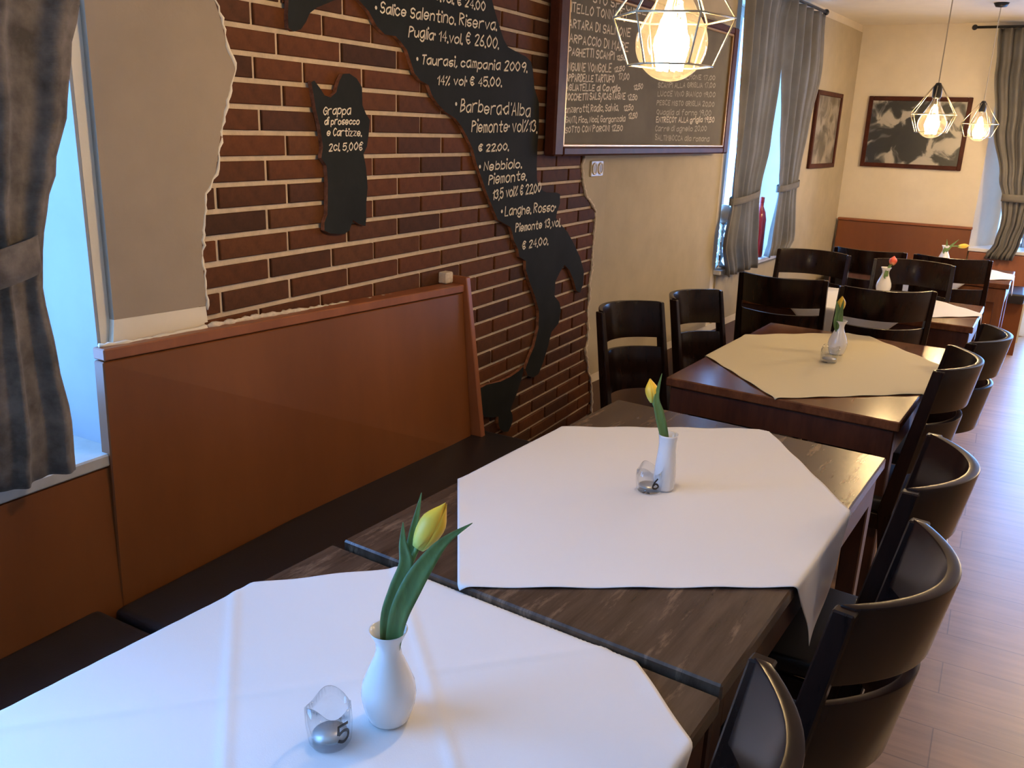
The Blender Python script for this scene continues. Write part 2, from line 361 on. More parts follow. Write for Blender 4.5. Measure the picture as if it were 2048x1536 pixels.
box('window_sill', -0.34, 0.045, -1.43, 1.235, 0.852, 0.882, M['stone'], wall_left, bevel=0.004)
bm = bmesh.new(); add_box(bm, -0.3, 0.05, W2A-0.03, W2B+0.03, W2Z0-0.002, W2Z0+0.028, SKM); fin('window_sill', bm, M['winframe'], wall_left, bevel=0.004)
box('window_sill', BX0-0.02, BX1, YB-0.05, YB+0.36, 0.742, 0.772, M['winframe'], wall_back, bevel=0.004)

# painted panels of the left wall
JL = [(429, 0), (444, 48), (455.6, 102.5), (471.7, 137.7), (461, 170), (454, 202), (445, 243), (436.5, 305), (430.7, 348.7), (411.7, 387), (410, 410), (407, 450), (404, 480), (405.7, 532), (411, 580), (414.8, 619), (413, 612)]
JL = [(419, -60)] + JL[:-1]
pts = [onx(x, y, 0.016) for x, y in [(161, -60), (168, 0), (228, 640)] + [(413, 611)] + JL[::-1][1:]]
fin('paint_panel', prism(pts, (1, 0, 0), 0.016), M['greige'], wall_left)
# cream plaster strip between the panel and the bench, left of the brick
pts = [onx(x, y, 0.0155) for x, y in [(228, 640), (411.5, 612), (416, 646), (416, 668), (226, 700)]]
fin('plaster_strip', prism(pts, (1, 0, 0), 0.015), M['cream'], wall_left)
JR = [(1166, 200), (1168, 313), (1163.6, 329), (1165, 364), (1171, 391), (1179.7, 402.5), (1191.4, 424.5), (1190, 436), (1187, 462.6), (1185.6, 487.5), (1182.7, 525), (1182, 540), (1178, 569), (1177, 598.6), (1175, 628), (1175, 672), (1173.4, 689), (1169, 699.7), (1172, 716), (1176, 745), (1181, 761), (1182, 800), (1182, 850), (1180, 930), (1184, 1000), (1180, 1060)]
def onR(px, py, off):       # the panel right of the brick: its first centimetres lie before the bend of the wall
    p = onx(px, py, off)
    return p if p.y < 3.95 else onskew(px, py, off)
jr = [onR(x, y, 0.014) for x, y in JR]
sk_top = SKM @ Vector((0.004, W2A-0.02, 2.3)); sk_bot = SKM @ Vector((0.004, W2A-0.02, 0.445))
def strip_panel(name, z0f, z1f, y_end, mat, off):
    """patch of wall between the ragged brick edge and y_end (along the wall), between two heights"""
    bm = bmesh.new(); rows = []
    n = 26
    for i in range(n+1):
        z = z0f + (z1f-z0f)*i/n
        # edge y at this height
        ey = None
        for a, b in zip(jr, jr[1:]):
            if (a.z-z)*(b.z-z) <= 0 and abs(a.z-b.z) > 1e-6:
                t = (z-a.z)/(b.z-a.z); ey = a.y + (b.y-a.y)*t; break
        if ey is None: ey = jr[0].y if z > jr[0].z else jr[-1].y
        L = [Vector((off, ey, z)), Vector((0.0, ey, z))]
        R = [SKM @ Vector((off, y_end, z)), SKM @ Vector((0.0, y_end, z))]
        Mid = [SKM @ Vector((off, max(0.02, ey-3.95+0.03), z)), SKM @ Vector((0.0, max(0.02, ey-3.95+0.03), z))]
        rows.append([bm.verts.new(v) for v in (L[1], L[0], Mid[0], R[0], R[1])])
    for a, b in zip(rows, rows[1:]):
        for k in range(4): bm.faces.new((a[k], a[k+1], b[k+1], b[k]))
    bm.faces.new(rows[0][::-1]); bm.faces.new(rows[-1])
    return fin(name, bm, mat, wall_left)
strip_panel('paint_panel', 0.42, 2.40, W2A-0.11, M['greige2'], 0.016)
strip_panel('plaster_strip', 0.372, 0.42, W2A+1.6, M['cream'], 0.014)
strip_panel('dado_panel', 0.0, 0.372, W2A+1.6, M['dado'], 0.012)
bm = bmesh.new(); add_box(bm, 0.0005, 0.012, W2A, W2B, 0.42, W2Z0-0.01, SKM); fin('paint_panel', bm, M['greige2'], wall_left)
bm = bmesh.new(); add_box(bm, 0.0005, 0.012, W2B+0.04, LB-0.08, 0.0, 2.5, SKM); fin('paint_panel', bm, M['greige2'], wall_left)
# ragged plaster lip along the right edge of the brick
def lip(name, pts, r0, mat):
    P = []
    for a, b in zip(pts, pts[1:]):
        k = max(1, int((b-a).length/0.012))
        P += [a.lerp(b, i/k) for i in range(k)]
    P.append(pts[-1])
    P = [p + Vector((0.004*random.random(), random.uniform(-0.004, 0.004), 0)) for p in P]
    bm = bmesh.new(); add_tube(bm, P, [r0*random.uniform(0.55, 1.35) for _ in P], 6); return fin(name, bm, mat, wall_left, smooth=True)
lip('plaster_lip', jr[1:], 0.008, M['plaster'])
lip('plaster_lip', [onx(x, y, 0.012) for x, y in JL], 0.0045, M['cream'])

# ------------------------------------------------------------------ brick slips
ZR, HR = 1.9074, 0.0635
def rowz(k, y):                             # measured height of course line k at distance y along the wall
    tilt = 0.0 if k < 9 else min(1.0, (k-8)/8)*0.0085
    return ZR - k*HR + tilt*(y-2.9) - (0.0035 if k > 10 else 0)
def row_left(k):
    z = ZR-(k+0.5)*HR
    for a, b in zip(JLp, JLp[1:]):
        if (a.z-z)*(b.z-z) <= 0: return a.y + (b.y-a.y)*(z-a.z)/(b.z-a.z)
    return JLp[0].y if z > JLp[0].z else JLp[-1].y
def row_right(k):
    z = ZR-(k+0.5)*HR
    for a, b in zip(jr, jr[1:]):
        if (a.z-z)*(b.z-z) <= 0 and abs(a.z-b.z) > 1e-6: return a.y + (b.y-a.y)*(z-a.z)/(b.z-a.z)
    return jr[0].y if z > jr[0].z else jr[-1].y
JLp = [onx(x, y, 0.016) for x, y in JL]
def brick_mesh(name, w, h, t=0.0115):
    bm = bmesh.new(); add_box(bm, 0, t, -w/2, w/2, -h/2, h/2)
    es = [e for e in bm.edges if all(v.co.x > t-1e-5 for v in e.verts)]
    bmesh.ops.bevel(bm, geom=es, offset=0.0022, segments=1, affect='EDGES'); bmesh.ops.recalc_face_normals(bm, faces=bm.faces)
    me = bpy.data.meshes.new(name); bm.to_mesh(me); bm.free(); me.materials.append(M['brick']); return me
JW = 0.0128
cache = {}
OVER = {10: [532.6, 658.5], 8: [529, 655], 4: [513, 640], 6: [526, 650], 2: [500, 599, 718], 0: [495, 637], 1: [546, 674]}
nb_ = 0
for k in range(-4, 29):
    yl, yr = row_left(k) - 0.03, row_right(k) + 0.012
    if k >= 13: yl = 2.62                   # the bench back hides the rest
    if k in (12,): yl = row_left(12) - 0.02
    off = 0.0 if k % 2 else 0.125
    js = [2.5461 + off + 0.25*j for j in range(-9, 8)]
    if k in OVER:
        my = [onx(px, 51 + 52*(k-1) + 25, 0.0).y for px in OVER[k]]
        js = [j for j in js if j > max(my) + 0.07] + my
    else:
        js = [j + random.uniform(-0.004, 0.004) for j in js]
    js = [yl] + sorted(j for j in js if yl + 0.03 < j < yr - 0.03) + [yr]
    for a, b in zip(js, js[1:]):
        w = round((b-a-JW)*500)/500
        h = HR-JW
        me = cache.get(w)
        if me is None: me = cache[w] = brick_mesh('brick', w, h)
        o = bpy.data.objects.new('brick', me); COL.objects.link(o); o.parent = wall_left
        yc = (a+b)/2; zc = (rowz(k, yc)+rowz(k+1, yc))/2
        o.location = (0.003 + random.uniform(-0.0008, 0.0014), yc, zc)
        sl = (rowz(k, yc+0.1)-rowz(k, yc-0.1))/0.2
        o.rotation_euler = (math.atan(sl) + random.uniform(-0.003, 0.003), random.uniform(-0.004, 0.004), random.uniform(-0.003, 0.003)); nb_ += 1
box('grout', 0.0005, 0.0062, row_left(5)-0.1, 3.94, 0.06, 2.2, M['grout'], wall_left)

# ------------------------------------------------------------------ wall bench on the left
bench = thing('wall_bench', 'reddish brown wooden wall bench with black seat cushions below brick wall', 'bench', (0.2, 1.4, 0))
def rel(o, root): o.matrix_parent_inverse = Matrix.Translation(root.location).inverted(); return o
def bpart(name, bm, mat, **kw): return rel(fin(name, bm, mat, bench, **kw), bench)
TL, TR = Vector((0.052, 1.165, 1.128)), Vector((0.088, 2.58, 1.082))
BL, BR = Vector((0.050, 1.150, 0.46)), Vector((0.142, 2.58, 0.46))
def back(bm, tl, tr, bl, br, t):
    add_hexa(bm, [br, bl, (0.018, bl.y, bl.z), (0.018, br.y, br.z), tr, tl, (0.018, tl.y, tl.z), (0.018, tr.y, tr.z)])
dn = Vector((0, 0, 0.03))
bm = bmesh.new(); back(bm, TL-dn, TR-dn, BL, BR, 0.03); bpart('back_panel', bm, M['bench'], bevel=0.003)
bm = bmesh.new(); e = Vector((0.006, 0, 0)); back(bm, TL+e, TR+e, TL-dn+e+Vector((0, 0, 0.003)), TR-dn+e+Vector((0, 0, 0.003)), 0.03); bpart('top_rail', bm, M['bench_solid'], bevel=0.003)
bm = bmesh.new(); add_hexa(bm, [(0.25, 2.586, 0.0), (0.018, 2.586, 0.0), (0.018, 2.612, 0.0), (0.25, 2.612, 0.0), (0.098, 2.586, 1.107), (0.018, 2.586, 1.107), (0.018, 2.612, 1.107), (0.098, 2.612, 1.107)])
bpart('end_board', bm, M['bench_solid'], bevel=0.003)
bm = bmesh.new(); add_hexa(bm, [(0.05, 1.15, 0.44), (0.05, -1.2, 0.44), (0.005, -1.2, 0.44), (0.005, 1.15, 0.44), (0.040, 1.165, 0.848), (0.040, -1.2, 0.848), (0.005, -1.2, 0.848), (0.005, 1.165, 0.848)])
bpart('low_back_panel', bm, M['bench'])
bm = bmesh.new(); add_box(bm, 0.02, 0.46, -1.2, 2.586, 0.0, 0.415); bpart('bench_base', bm, M['bench'])
for y0, y1, x0 in ((-1.2, 1.095, 0.04), (1.105, 2.665, 0.075)):
    bm = bmesh.new(); add_box(bm, x0, 0.53, y0, y1, 0.418, 0.52)
    o = bpart('seat_cushion', bm, M['vinyl'], bevel=0.022, segs=3, smooth=True)
# pale crumbling plaster fillet along the top of the bench
P = [onx(x, y, 0.03) for x, y in [(417, 652), (520, 633), (640, 616), (760, 596), (850, 580), (905, 568)]]
lip('plaster_fillet', P, 0.0085, M['plaster'])
P = [onx(x, y, 0.03) for x, y in [(196, 692), (260, 684), (330, 672), (412, 654)]]
lip('plaster_fillet', P, 0.006, M['cream'])
box('timber_block', 0.014, 0.05, 2.53, 2.575, 1.085, 1.125, M['plaster'], wall_left, bevel=0.004)

# ------------------------------------------------------------------ boards shaped like the Italian mainland and islands
def board(name, outline, label, cat, X=0.03, th=0.014):
    pts = [onx(x, y, X) for x, y in outline]
    bm = prism(pts, (1, 0, 0), th, 1)
    o = fin(name, bm, [M['slate_map'], M['rawedge']]); tag(o, label, cat)
    # raw splintery rim
    return o
ITALY = [(577, -50), (577, 0), (576, 29), (577, 56), (587.5, 63), (602, 58.6), (612, 44), (620, 26), (634, 15), (667, 1.5), (692, -6), (717.6, 0), (738, 23), (754, 53), (770, 69), (791, 72), (802.6, 85), (814, 100), (821.6, 123), (829, 146.5), (840.6, 161), (857, 170), (864, 190), (876, 208), (890, 223), (911, 237), (922.7, 252), (934, 272.5), (946, 299), (953.4, 328), (963.7, 357), (975.4, 390), (987, 419), (996, 440), (1021, 454), (1024.6, 465), (1028, 481), (1036, 498), (1039, 514), (1052, 522), (1052, 540), (1059, 563), (1070, 592), (1078, 621), (1077, 657), (1068.6, 693), (1060, 712.5), (1050.7, 738.5), (1055.5, 751.6), (1067, 755), (1077, 748), (1086, 725.5), (1096, 693), (1103, 664), (1117, 647), (1122, 621), (1119, 605), (1109, 592), (1111, 563), (1120.6, 543), (1129, 530), (1138.5, 540), (1147, 559.5), (1153, 582), (1160, 585.5), (1166, 569), (1168, 543), (1160, 514), (1148, 488), (1135, 464), (1124, 452), (1112, 436), (1114, 424.5), (1120, 407), (1120, 388), (1112, 385), (1092, 385), (1087, 382), (1077, 373), (1074, 358.6), (1073.5, 329), (1075, 293), (1078, 250), (1078, 205), (1069, 176), (1066, 141), (1062, 123), (1051.6, 113), (1034, 104), (1016, 94), (1007.6, 79), (999, 53), (990, 23), (984, 0), (966, -45), (900, -70), (760, -75), (640, -62)]
SARD = [(622.7, 164), (628.5, 161), (640, 176), (649, 190.5), (661, 195), (672.5, 184.6), (678, 164), (685.7, 148), (699, 147), (713.5, 157), (724, 174), (725, 211), (732.5, 228.5), (740, 240), (737, 272.5), (734, 293), (727, 308), (732.5, 337), (735.5, 375), (732.5, 407), (732.7, 437), (731, 452), (718, 448), (706, 440), (699, 461), (689, 468), (675, 468), (661, 467), (649, 461), (649, 445), (655, 429), (656, 370), (655, 351.6), (653, 331), (643, 316), (646, 293), (640, 252), (631.5, 217), (627, 187.5)]
SICI = [(960.5, 776.6), (972.8, 769.7), (1001.5, 763), (1022, 753), (1038, 742), (1046.6, 733), (1047, 741), (1042.5, 760), (1038, 774), (1033, 789), (1026, 805), (1021, 820), (1025, 830), (1025.5, 841), (1022, 852), (1016.6, 863), (1008, 864), (1000, 858), (997, 847), (997, 833), (985, 835), (969, 834), (964.6, 827), (962.5, 796)]
italy = board('map_chalkboard', ITALY, 'large boot-shaped black chalkboard listing red wines in chalk on brick wall', 'chalkboard')
sard = board('map_chalkboard', SARD, 'small island-shaped black chalkboard reading Grappa di prosecco on brick wall', 'chalkboard')
sici = board('map_chalkboard', SICI, 'small blank black island-shaped board beside the bench end board', 'chalkboard')

# ------------------------------------------------------------------ handwriting: a single-stroke alphabet drawn as flat chalk ribbons
G = {'A': '022842 1434', 'B': '0208 ~0828373605 ~0535443302', 'C': '~472806042243', 'D': '0208 ~082846442202', 'E': '48080242 0535', 'F': '480802 0535', 'G': '~472806042243 434525', 'H': '0208 4248 0545', 'I': '2228', 'L': '080242', 'M': '0208254842', 'N': '02084248', 'O': '~28060422444628', 'P': '0208 ~0828474605', 'Q': '~28060422444628 3341', 'R': '0208 ~0828474605 1542', 'S': '~4728071535432203', 'T': '0848 2822', 'U': '~0804224448', 'V': '082248', 'Z': '08480242',
 'a': '~462605032244 4642', 'b': '0802 ~052645432203', 'c': '~452605032243', 'd': '~462605032244 4842', 'e': '~0444452605032243', 'f': '~48281612 0636', 'g': '~462605032244 ~46412001', 'h': '0802 ~05264542', 'i': '2622 2828', 'l': '2822', 'm': '0602 ~05162522 ~25364542', 'n': '0602 ~05264542', 'o': '~26050322434526', 'p': '0600 ~052645432203', 'q': '~462605032244 4640', 'r': '0602 ~052646', 's': '~4626051434432203', 't': '~28233242 0646', 'u': '~06032244 4642', 'v': '062246', 'z': '06460242',
 '0': '~28060422444628', '1': '062822', '2': '~0728472402 0242', '3': '~07284725 ~2545432203', '4': '32380444', '5': '480805 ~052645432203', '6': '~38160322432504', '7': '084812', '8': '~250728472503224325', '9': '~46250628474532',
 '€': '~472806042243 0434 0636', '%': '0248 0718 4332', '.': '2222', ',': '2211', '/': '0048', "'": '2827', '-': '1434', '·': '2525', '•': '2525'}
def layout(txt, shaky=1.0):
    out = []; x = 0.0
    for ch in txt:
        if ch == ' ': x += 2.9; continue
        g = G[ch]; strokes = []
        for s in g.split():
            cv = s[0] == '~'; s = s.lstrip('~')
            p = [(int(s[i]), int(s[i+1])-2.0) for i in range(0, len(s), 2)]
            strokes.append(catmull(p, 5) if cv else p)
        mn = min(q[0] for st in strokes for q in st); mxx = max(q[0] for st in strokes for q in st)
        jit = random.uniform(-0.35, 0.35); sc_ = random.uniform(0.92, 1.12); sl_ = random.uniform(-0.02, 0.14)
        if not shaky: jit, sc_, sl_ = 0.0, 1.0, 0.04
        for st in strokes: out.append([(q[0]-mn+x+sl_*q[1], q[1]*sc_+jit+0.05*(q[0]-mn)) for q in st])
        x += (mxx-mn) + (1.7 if ch not in '.,·' else 1.3)
    return out, x-1.5
def write(board_o, txt, a, b, cap, P, N, w=2.4, mat='chalk', lean=-0.05):
    """one chalk line from picture point a to b on the board's face; cap = capital height there"""
    strokes, W = layout(txt); bm = bmesh.new(); N = Vector(N)
    def place(q):
        u = q[0]/W; v = q[1]/6.0
        return hit(a[0]+(b[0]-a[0])*u - lean*cap*v, a[1]+(b[1]-a[1])*u - cap*v, P, N)
    for st in strokes:
        pts = [place(q) for q in st]
        hw = w*0.5*depth_of(pts[0])/FPX
        if len(pts) == 2 and (pts[0]-pts[1]).length < 1e-5:
            c = pts[0]; t1 = N.cross(Vector((0, 0, 1))).normalized(); t2 = N.cross(t1)
            bm.faces.new([bm.verts.new(c + (t1*math.cos(k*PI/3)+t2*math.sin(k*PI/3))*hw*(2.6 if txt[0] == '•' and st is strokes[0] else 1.9) + N*0.0006) for k in range(6)]); continue
        lv = rv = None
        for i, p in enumerate(pts):
            t = (pts[min(i+1, len(pts)-1)] - pts[max(i-1, 0)]).normalized(); s = N.cross(t).normalized()*hw
            ext = t*hw*0.7*(-1 if i == 0 else (1 if i == len(pts)-1 else 0))
            l2 = bm.verts.new(p + ext + s + N*0.0006); r2 = bm.verts.new(p + ext - s + N*0.0006)
            if lv: bm.faces.new((lv, rv, r2, l2))
            lv, rv = l2, r2
    o = fin('chalk_writing', bm, M[mat], board_o, normals=False); o['kind'] = 'stuff'; return o
XP, XN = (0.031, 0, 0), (1, 0, 0)
for t_, a, b, c in [('Puglia 13.vol. € 24.00', (812, -14), (970, 22), 17), ('• Salice Salentino. Riserva.', (751, 25), (992, 61), 21), ('Puglia· 14.vol. € 26.00.', (817, 73), (996, 97), 20), ('• Taurasi, campania 2009.', (834, 127), (1053, 144), 18), ('14% vol· € 45.00.', (874, 169), (1002, 173), 17), ("• Barbera·d'Alba", (911, 222), (1060, 233), 24), ('Piemonte· vol%13.', (943, 264), (1073, 264), 22), ('€ 22.00.', (956, 303), (1016, 300), 14), ('• Nebbiolo.', (959, 342), (1042, 335), 17), ('Piemonte.', (977, 369), (1052, 360), 19), ('13,5 vol% € 22.00', (985, 399), (1081, 384), 18), ('• Langhe. Rosso·', (1003, 432), (1110, 422), 17), ('Piemonte 13,vol.', (1031, 463), (1120, 452), 15), ('€ 24.00.', (1044, 499), (1095, 488), 14)]:
    write(italy, t_, a, b, c, XP, XN, 3.0)
for t_, a, b, c in [('Grappa', (646, 230), (701, 228), 16), ('di prosecco', (649, 249), (718, 249), 13), ('e Cartizze.', (653.5, 271), (722, 272.5), 14), ('2cl. 5,00€', (658, 302), (724, 300), 15)]:
    write(sard, t_, a, b, c, XP, XN, 2.4)

# ------------------------------------------------------------------ framed menu blackboard
BA = math.radians(4); BN = Vector((math.cos(BA), -math.sin(BA), 0)); BP = Vector((0.085, 3.3, 0)); BT = Vector((math.sin(BA), math.cos(BA), 0))
def onb(px, py, off=0.0): return hit(px, py, BP + BN*off, BN)
s0 = (onb(1109, 303)-BP).dot(BT); s1 = (onb(1455, 308)-BP).dot(BT); zb = onb(1109, 303).z*0.3 + onb(1455, 310).z*0.7; zt = onb(1479, 57).z
menu = thing('menu_blackboard', 'framed grey menu blackboard with chalk dishes behind the nearest pendant lamp', 'blackboard', BP, -BA)
def mpart(name, x0, x1, y0, y1, z0, z1, mat, bevel=0.0):
    return box(name, x0, x1, y0, y1, z0, z1, mat, menu, bevel=bevel)
fw = 0.075
mpart('frame_rail', -0.055, 0.0, s0, s0+fw, zb, zt, M['frame'], 0.008); mpart('frame_rail', -0.055, 0.0, s1-fw, s1, zb, zt, M['frame'], 0.008)
mpart('frame_rail', -0.055, 0.0, s0+fw, s1-fw, zb, zb+fw*0.52, M['frame'], 0.008); mpart('frame_rail', -0.055, 0.0, s0+fw, s1-fw, zt-fw*0.52, zt, M['frame'], 0.008)
g = 0.010
mpart('gold_bead', -0.02, -0.004, s0+fw-0.002, s0+fw+g, zb+fw*0.52, zt-fw*0.52, M['gold'], 0.003); mpart('gold_bead', -0.02, -0.004, s1-fw-g, s1-fw+0.002, zb+fw*0.52, zt-fw*0.52, M['gold'], 0.003)
mpart('gold_bead', -0.02, -0.004, s0+fw, s1-fw, zb+fw*0.52-0.002, zb+fw*0.52+g, M['gold'], 0.003); mpart('gold_bead', -0.02, -0.004, s0+fw, s1-fw, zt-fw*0.52-g, zt-fw*0.52+0.002, M['gold'], 0.003)
mpart('slate', -0.04, -0.018, s0+fw*0.5, s1-fw*0.5, zb+0.03, zt-0.03, M['slate'])
MP = BP - BN*0.0175; minv = Matrix.Rotation(BA, 4, 'Z') @ Matrix.Translation(-BP)
def mwrite(t_, a, b, c, w=1.9, mat='chalk_mid'):
    o = write(menu, t_, a, b, c, MP, BN, w, mat); o.data.transform(minv); return o
for t_, a, b, c in [('STO SPECIALE', (1186, 4), (1292, 30), 15), ('VITELLO TONNATO', (1134, 22), (1252, 43), 17), ('TARTARA DI SALMONE', (1130, 53), (1260, 74), 16), ('CARPACCIO DI MARE', (1130, 82), (1256, 104), 16), ('SPAGHETTI SCAMPI', (1129, 110), (1228, 119), 15), ('LINGUINE VONGOLE', (1127, 141), (1222, 145), 15), ('PAPPARDELLE TARTUFO', (1126, 162), (1228, 165), 13), ('TAGLIATELLE al Cavallo', (1125, 180), (1240, 183), 12), ('GNOCCHETTI SALS/CASTAGNE', (1124, 201), (1250, 198), 12)]:
    mwrite(t_, a, b, c, 2.8, 'chalk')
for t_, a, b, c in [('12.50', (1233, 119), (1250, 121), 9), ('12.50', (1228, 144), (1249, 141), 9), ('17.00', (1237, 159), (1258, 159), 12), ('12.50', (1267, 179), (1285, 178), 9), ('12.50', (1255, 199), (1274, 200), 10), ('Panzerotti. Radic. Salvia.', (1124, 226), (1236, 221), 13), ('12.50', (1247, 221), (1266, 220), 10), ('GIGANTI. Fico. Noci. Gorgonzola', (1123, 246), (1250, 243), 11), ('12.50', (1256, 237), (1274, 236), 10), ('RISOTTO CON PORCINI 12.50', (1122, 266), (1245, 261), 11), ('ENTRECOT ALLA griglia 19.50', (1312, 245), (1428, 244), 10)]:
    mwrite(t_, a, b, c, 2.4, 'chalk_mid')
for t_, a, b, c in [('AL SALMONE 17.00', (1345, 158), (1430, 160), 9), ('SCAMPI ALLA GRIGLIA 17.00', (1316, 175), (1430, 175), 9), ('LUCCE VINO BIANCO 19.00', (1315, 192), (1430, 194), 9), ('PESCE MISTO GRIGLIA 20.00', (1313, 210), (1428, 213), 9), ('Quaglia al forno 19.00', (1313, 229), (1422, 231), 10), ('Carre di agnello 20.00', (1310, 262), (1413, 262), 10), ('SALTIMBOCCA alla romana', (1310, 280), (1418, 283), 10)]:
    mwrite(t_, a, b, c, 2.1, 'chalk_dim')

# double wall socket
p = onR(1192, 337, 0.017)
sock = thing('wall_socket', 'cream double wall socket just below the menu blackboard', 'socket', p)
sw, sh = 0.135, 0.072
box('cover_plate', -0.001, 0.008, -sw/2, sw/2, -sh/2, sh/2, M['plastic'], sock, bevel=0.003)
for s in (-1, 1):
    bm = bmesh.new(); loops = add_lathe(bm, [(0.026, 0.0), (0.0285, 0.004), (0.027, 0.006), (0.0205, 0.0055), (0.0195, 0.0025), (0.0001, 0.0025)], 24)
    bm.transform(Matrix.Translation((0.007, s*0.033, 0)) @ Matrix.Rotation(PI/2, 4, 'Y')); fin('socket_ring', bm, M['plastic'], sock, smooth=True)
    bm = bmesh.new(); add_lathe(bm, [(0.0190, 0.0), (0.0190, 0.0035), (0.0001, 0.0035)], 20); bm.transform(Matrix.Translation((0.0072, s*0.033, 0)) @ Matrix.Rotation(PI/2, 4, 'Y')); fin('socket_recess', bm, M['plastic_dark'], sock)

# ------------------------------------------------------------------ tables
def make_table(loc, rz, w, l, H, label, top, frame, apron=0.095, inset=0.014):
    t = thing('dining_table', label, 'table', (loc[0], loc[1], 0), rz, 'dining tables along the left wall')
    box('tabletop', -w/2, w/2, -l/2, l/2, H-0.034, H, top, t, bevel=0.004)
    ht = H-0.036
    for s in (-1, 1):
        box('apron', -w/2+inset+0.05, w/2-inset-0.05, s*(l/2-inset)-(0.022 if s > 0 else 0), s*(l/2-inset)+(0.022 if s < 0 else 0), ht-apron, ht, frame, t, bevel=0.002)
        box('apron', s*(w/2-inset)-(0.022 if s > 0 else 0), s*(w/2-inset)+(0.022 if s < 0 else 0), -l/2+inset+0.05, l/2-inset-0.05, ht-apron, ht, frame, t, bevel=0.002)
        for q in (-1, 1):
            x, y = s*(w/2-inset-0.03), q*(l/2-inset-0.03)
            bm = bmesh.new(); add_hexa(bm, [(x-0.024, y-0.024, 0), (x+0.024, y-0.024, 0), (x+0.024, y+0.024, 0), (x-0.024, y+0.024, 0), (x-0.03, y-0.03, ht), (x+0.03, y-0.03, ht), (x+0.03, y+0.03, ht), (x-0.03, y+0.03, ht)])
            fin('leg', bm, frame, t, bevel=0.004)
    return t
TB = {1: ((0.978, 0.832), -0.075, 0.89, 0.90, 0.737), 2: ((1.0697, 1.9467), -0.0732, 0.8655, 1.3152, 0.75), 3: ((1.181, 3.5975), -0.0699, 0.8205, 1.2546, 0.75), 4: ((1.10, 5.165), -0.04, 1.20, 0.69, 0.75), 5: ((1.27, 6.86), -0.04, 1.15, 0.72, 0.75)}
make_table(*TB[1], 'nearest dark wooden dining table under a bluish white cloth', M['top'], M['tablewood'])
make_table(*TB[2], 'long weathered dark wooden table with glass number 6 on it', M['top'], M['tablewood'])
make_table(*TB[3], 'glossy reddish brown table under the cream yellow cloth', M['top_red'], M['tablewood'])
make_table(*TB[4], 'brown wooden table with a coral tulip between facing chairs', M['top_red'], M['tablewood'])
make_table(*TB[5], 'farthest orange brown table in front of the rear bench', M['top_red'], M['tableorange'])

def make_cloth(k, center, side, rot, label, mat, sag=1.0, creases=()):
    (cx, cy), rz, w, l, H = TB[k]
    n = 160 if k < 4 else 80; bm = bmesh.new(); R = rot - rz
    dl = Matrix.Rotation(-rz, 3, 'Z') @ Vector((center[0]-cx, center[1]-cy, 0))
    gv = []
    r0 = 0.008
    for i in range(n+1):
        row = []
        for j in range(n+1):
            a = (i/n-0.5)*side; b = (j/n-0.5)*side
            u = dl.x + a*math.cos(R) - b*math.sin(R); v = dl.y + a*math.sin(R) + b*math.cos(R)
            z = H + 0.0022
            # crisp ironing folds, thirds of the cloth
            for c0, ax in creases:
                d = abs((a if ax == 0 else b) - c0)
                if d < 0.014: z += 0.0032*(1-d/0.014)
            z += 0.0007*math.sin(9*a+3)*math.sin(7*b+1)
            # selvedge waves: the outer edge lifts in small ripples
            e = side/2 - max(abs(a), abs(b))
            if e < 0.03: z += 0.0022*(1-e/0.03)*(0.6+0.6*math.sin(38*(a if abs(b) > abs(a) else b)))
            def fold(u, half, z):
                ex = abs(u)-half
                if ex <= 0: return u, z
                arc = min(ex, r0*PI/2); th = arc/r0
                uu = half + r0*math.sin(th); zz = z - r0*(1-math.cos(th))
                if ex > r0*PI/2: zz -= ex - r0*PI/2; uu += 0.02*(ex)*sag
                return math.copysign(uu, u), zz
            ex = abs(u)-w/2; ey = abs(v)-l/2
            wave = 0.0
            u2, z2 = fold(u, w/2, z)
            v2, z2 = fold(v, l/2, z2)
            if ex > 0.02: v2 += 0.0; u2 += math.copysign(0.03*(ex-0.02)*(1+math.sin(v*26)), u)*sag
            if ey > 0.02: v2 += math.copysign(0.03*(ey-0.02)*(1+math.sin(u*26)), v)*sag
            row.append(bm.verts.new((u2, v2, z2)))
        gv.append(row)
    for i in range(n):
        for j in range(n): bm.faces.new((gv[i][j], gv[i+1][j], gv[i+1][j+1], gv[i][j+1]))
    o = fin('tablecloth', bm, mat, smooth=True); o.location = (cx, cy, 0); o.rotation_euler = (0, 0, rz)
    md = o.modifiers.new('thick', 'SOLIDIFY'); md.thickness = 0.001; md.offset = 1
    tag(o, label, 'tablecloth', 'square cloths laid diagonally on the tables'); return o
make_cloth(1, (1.008, 0.815), 1.045, math.radians(45), 'bluish white cloth with fold creases on the nearest table', M['cloth'], 0.25, ((-0.16, 0), (0.16, 0), (0.16, 1)))
make_cloth(2, (1.055, 1.948), 0.962, math.radians(33), 'white cloth on the second table, under the glass marked 6', M['cloth'], 1.0)
make_cloth(3, (1.185, 3.615), 0.93, math.radians(41), 'cream yellow cloth on the glossy reddish table', M['cloth_cream'])
make_cloth(4, (1.08, 5.19), 0.96, math.radians(43), 'white cloth under the coral tulip, corner hanging between two chairs', M['cloth'])
make_cloth(5, (1.30, 6.86), 0.96, math.radians(43), 'white cloth on the farthest table before the rear bench', M['cloth'])

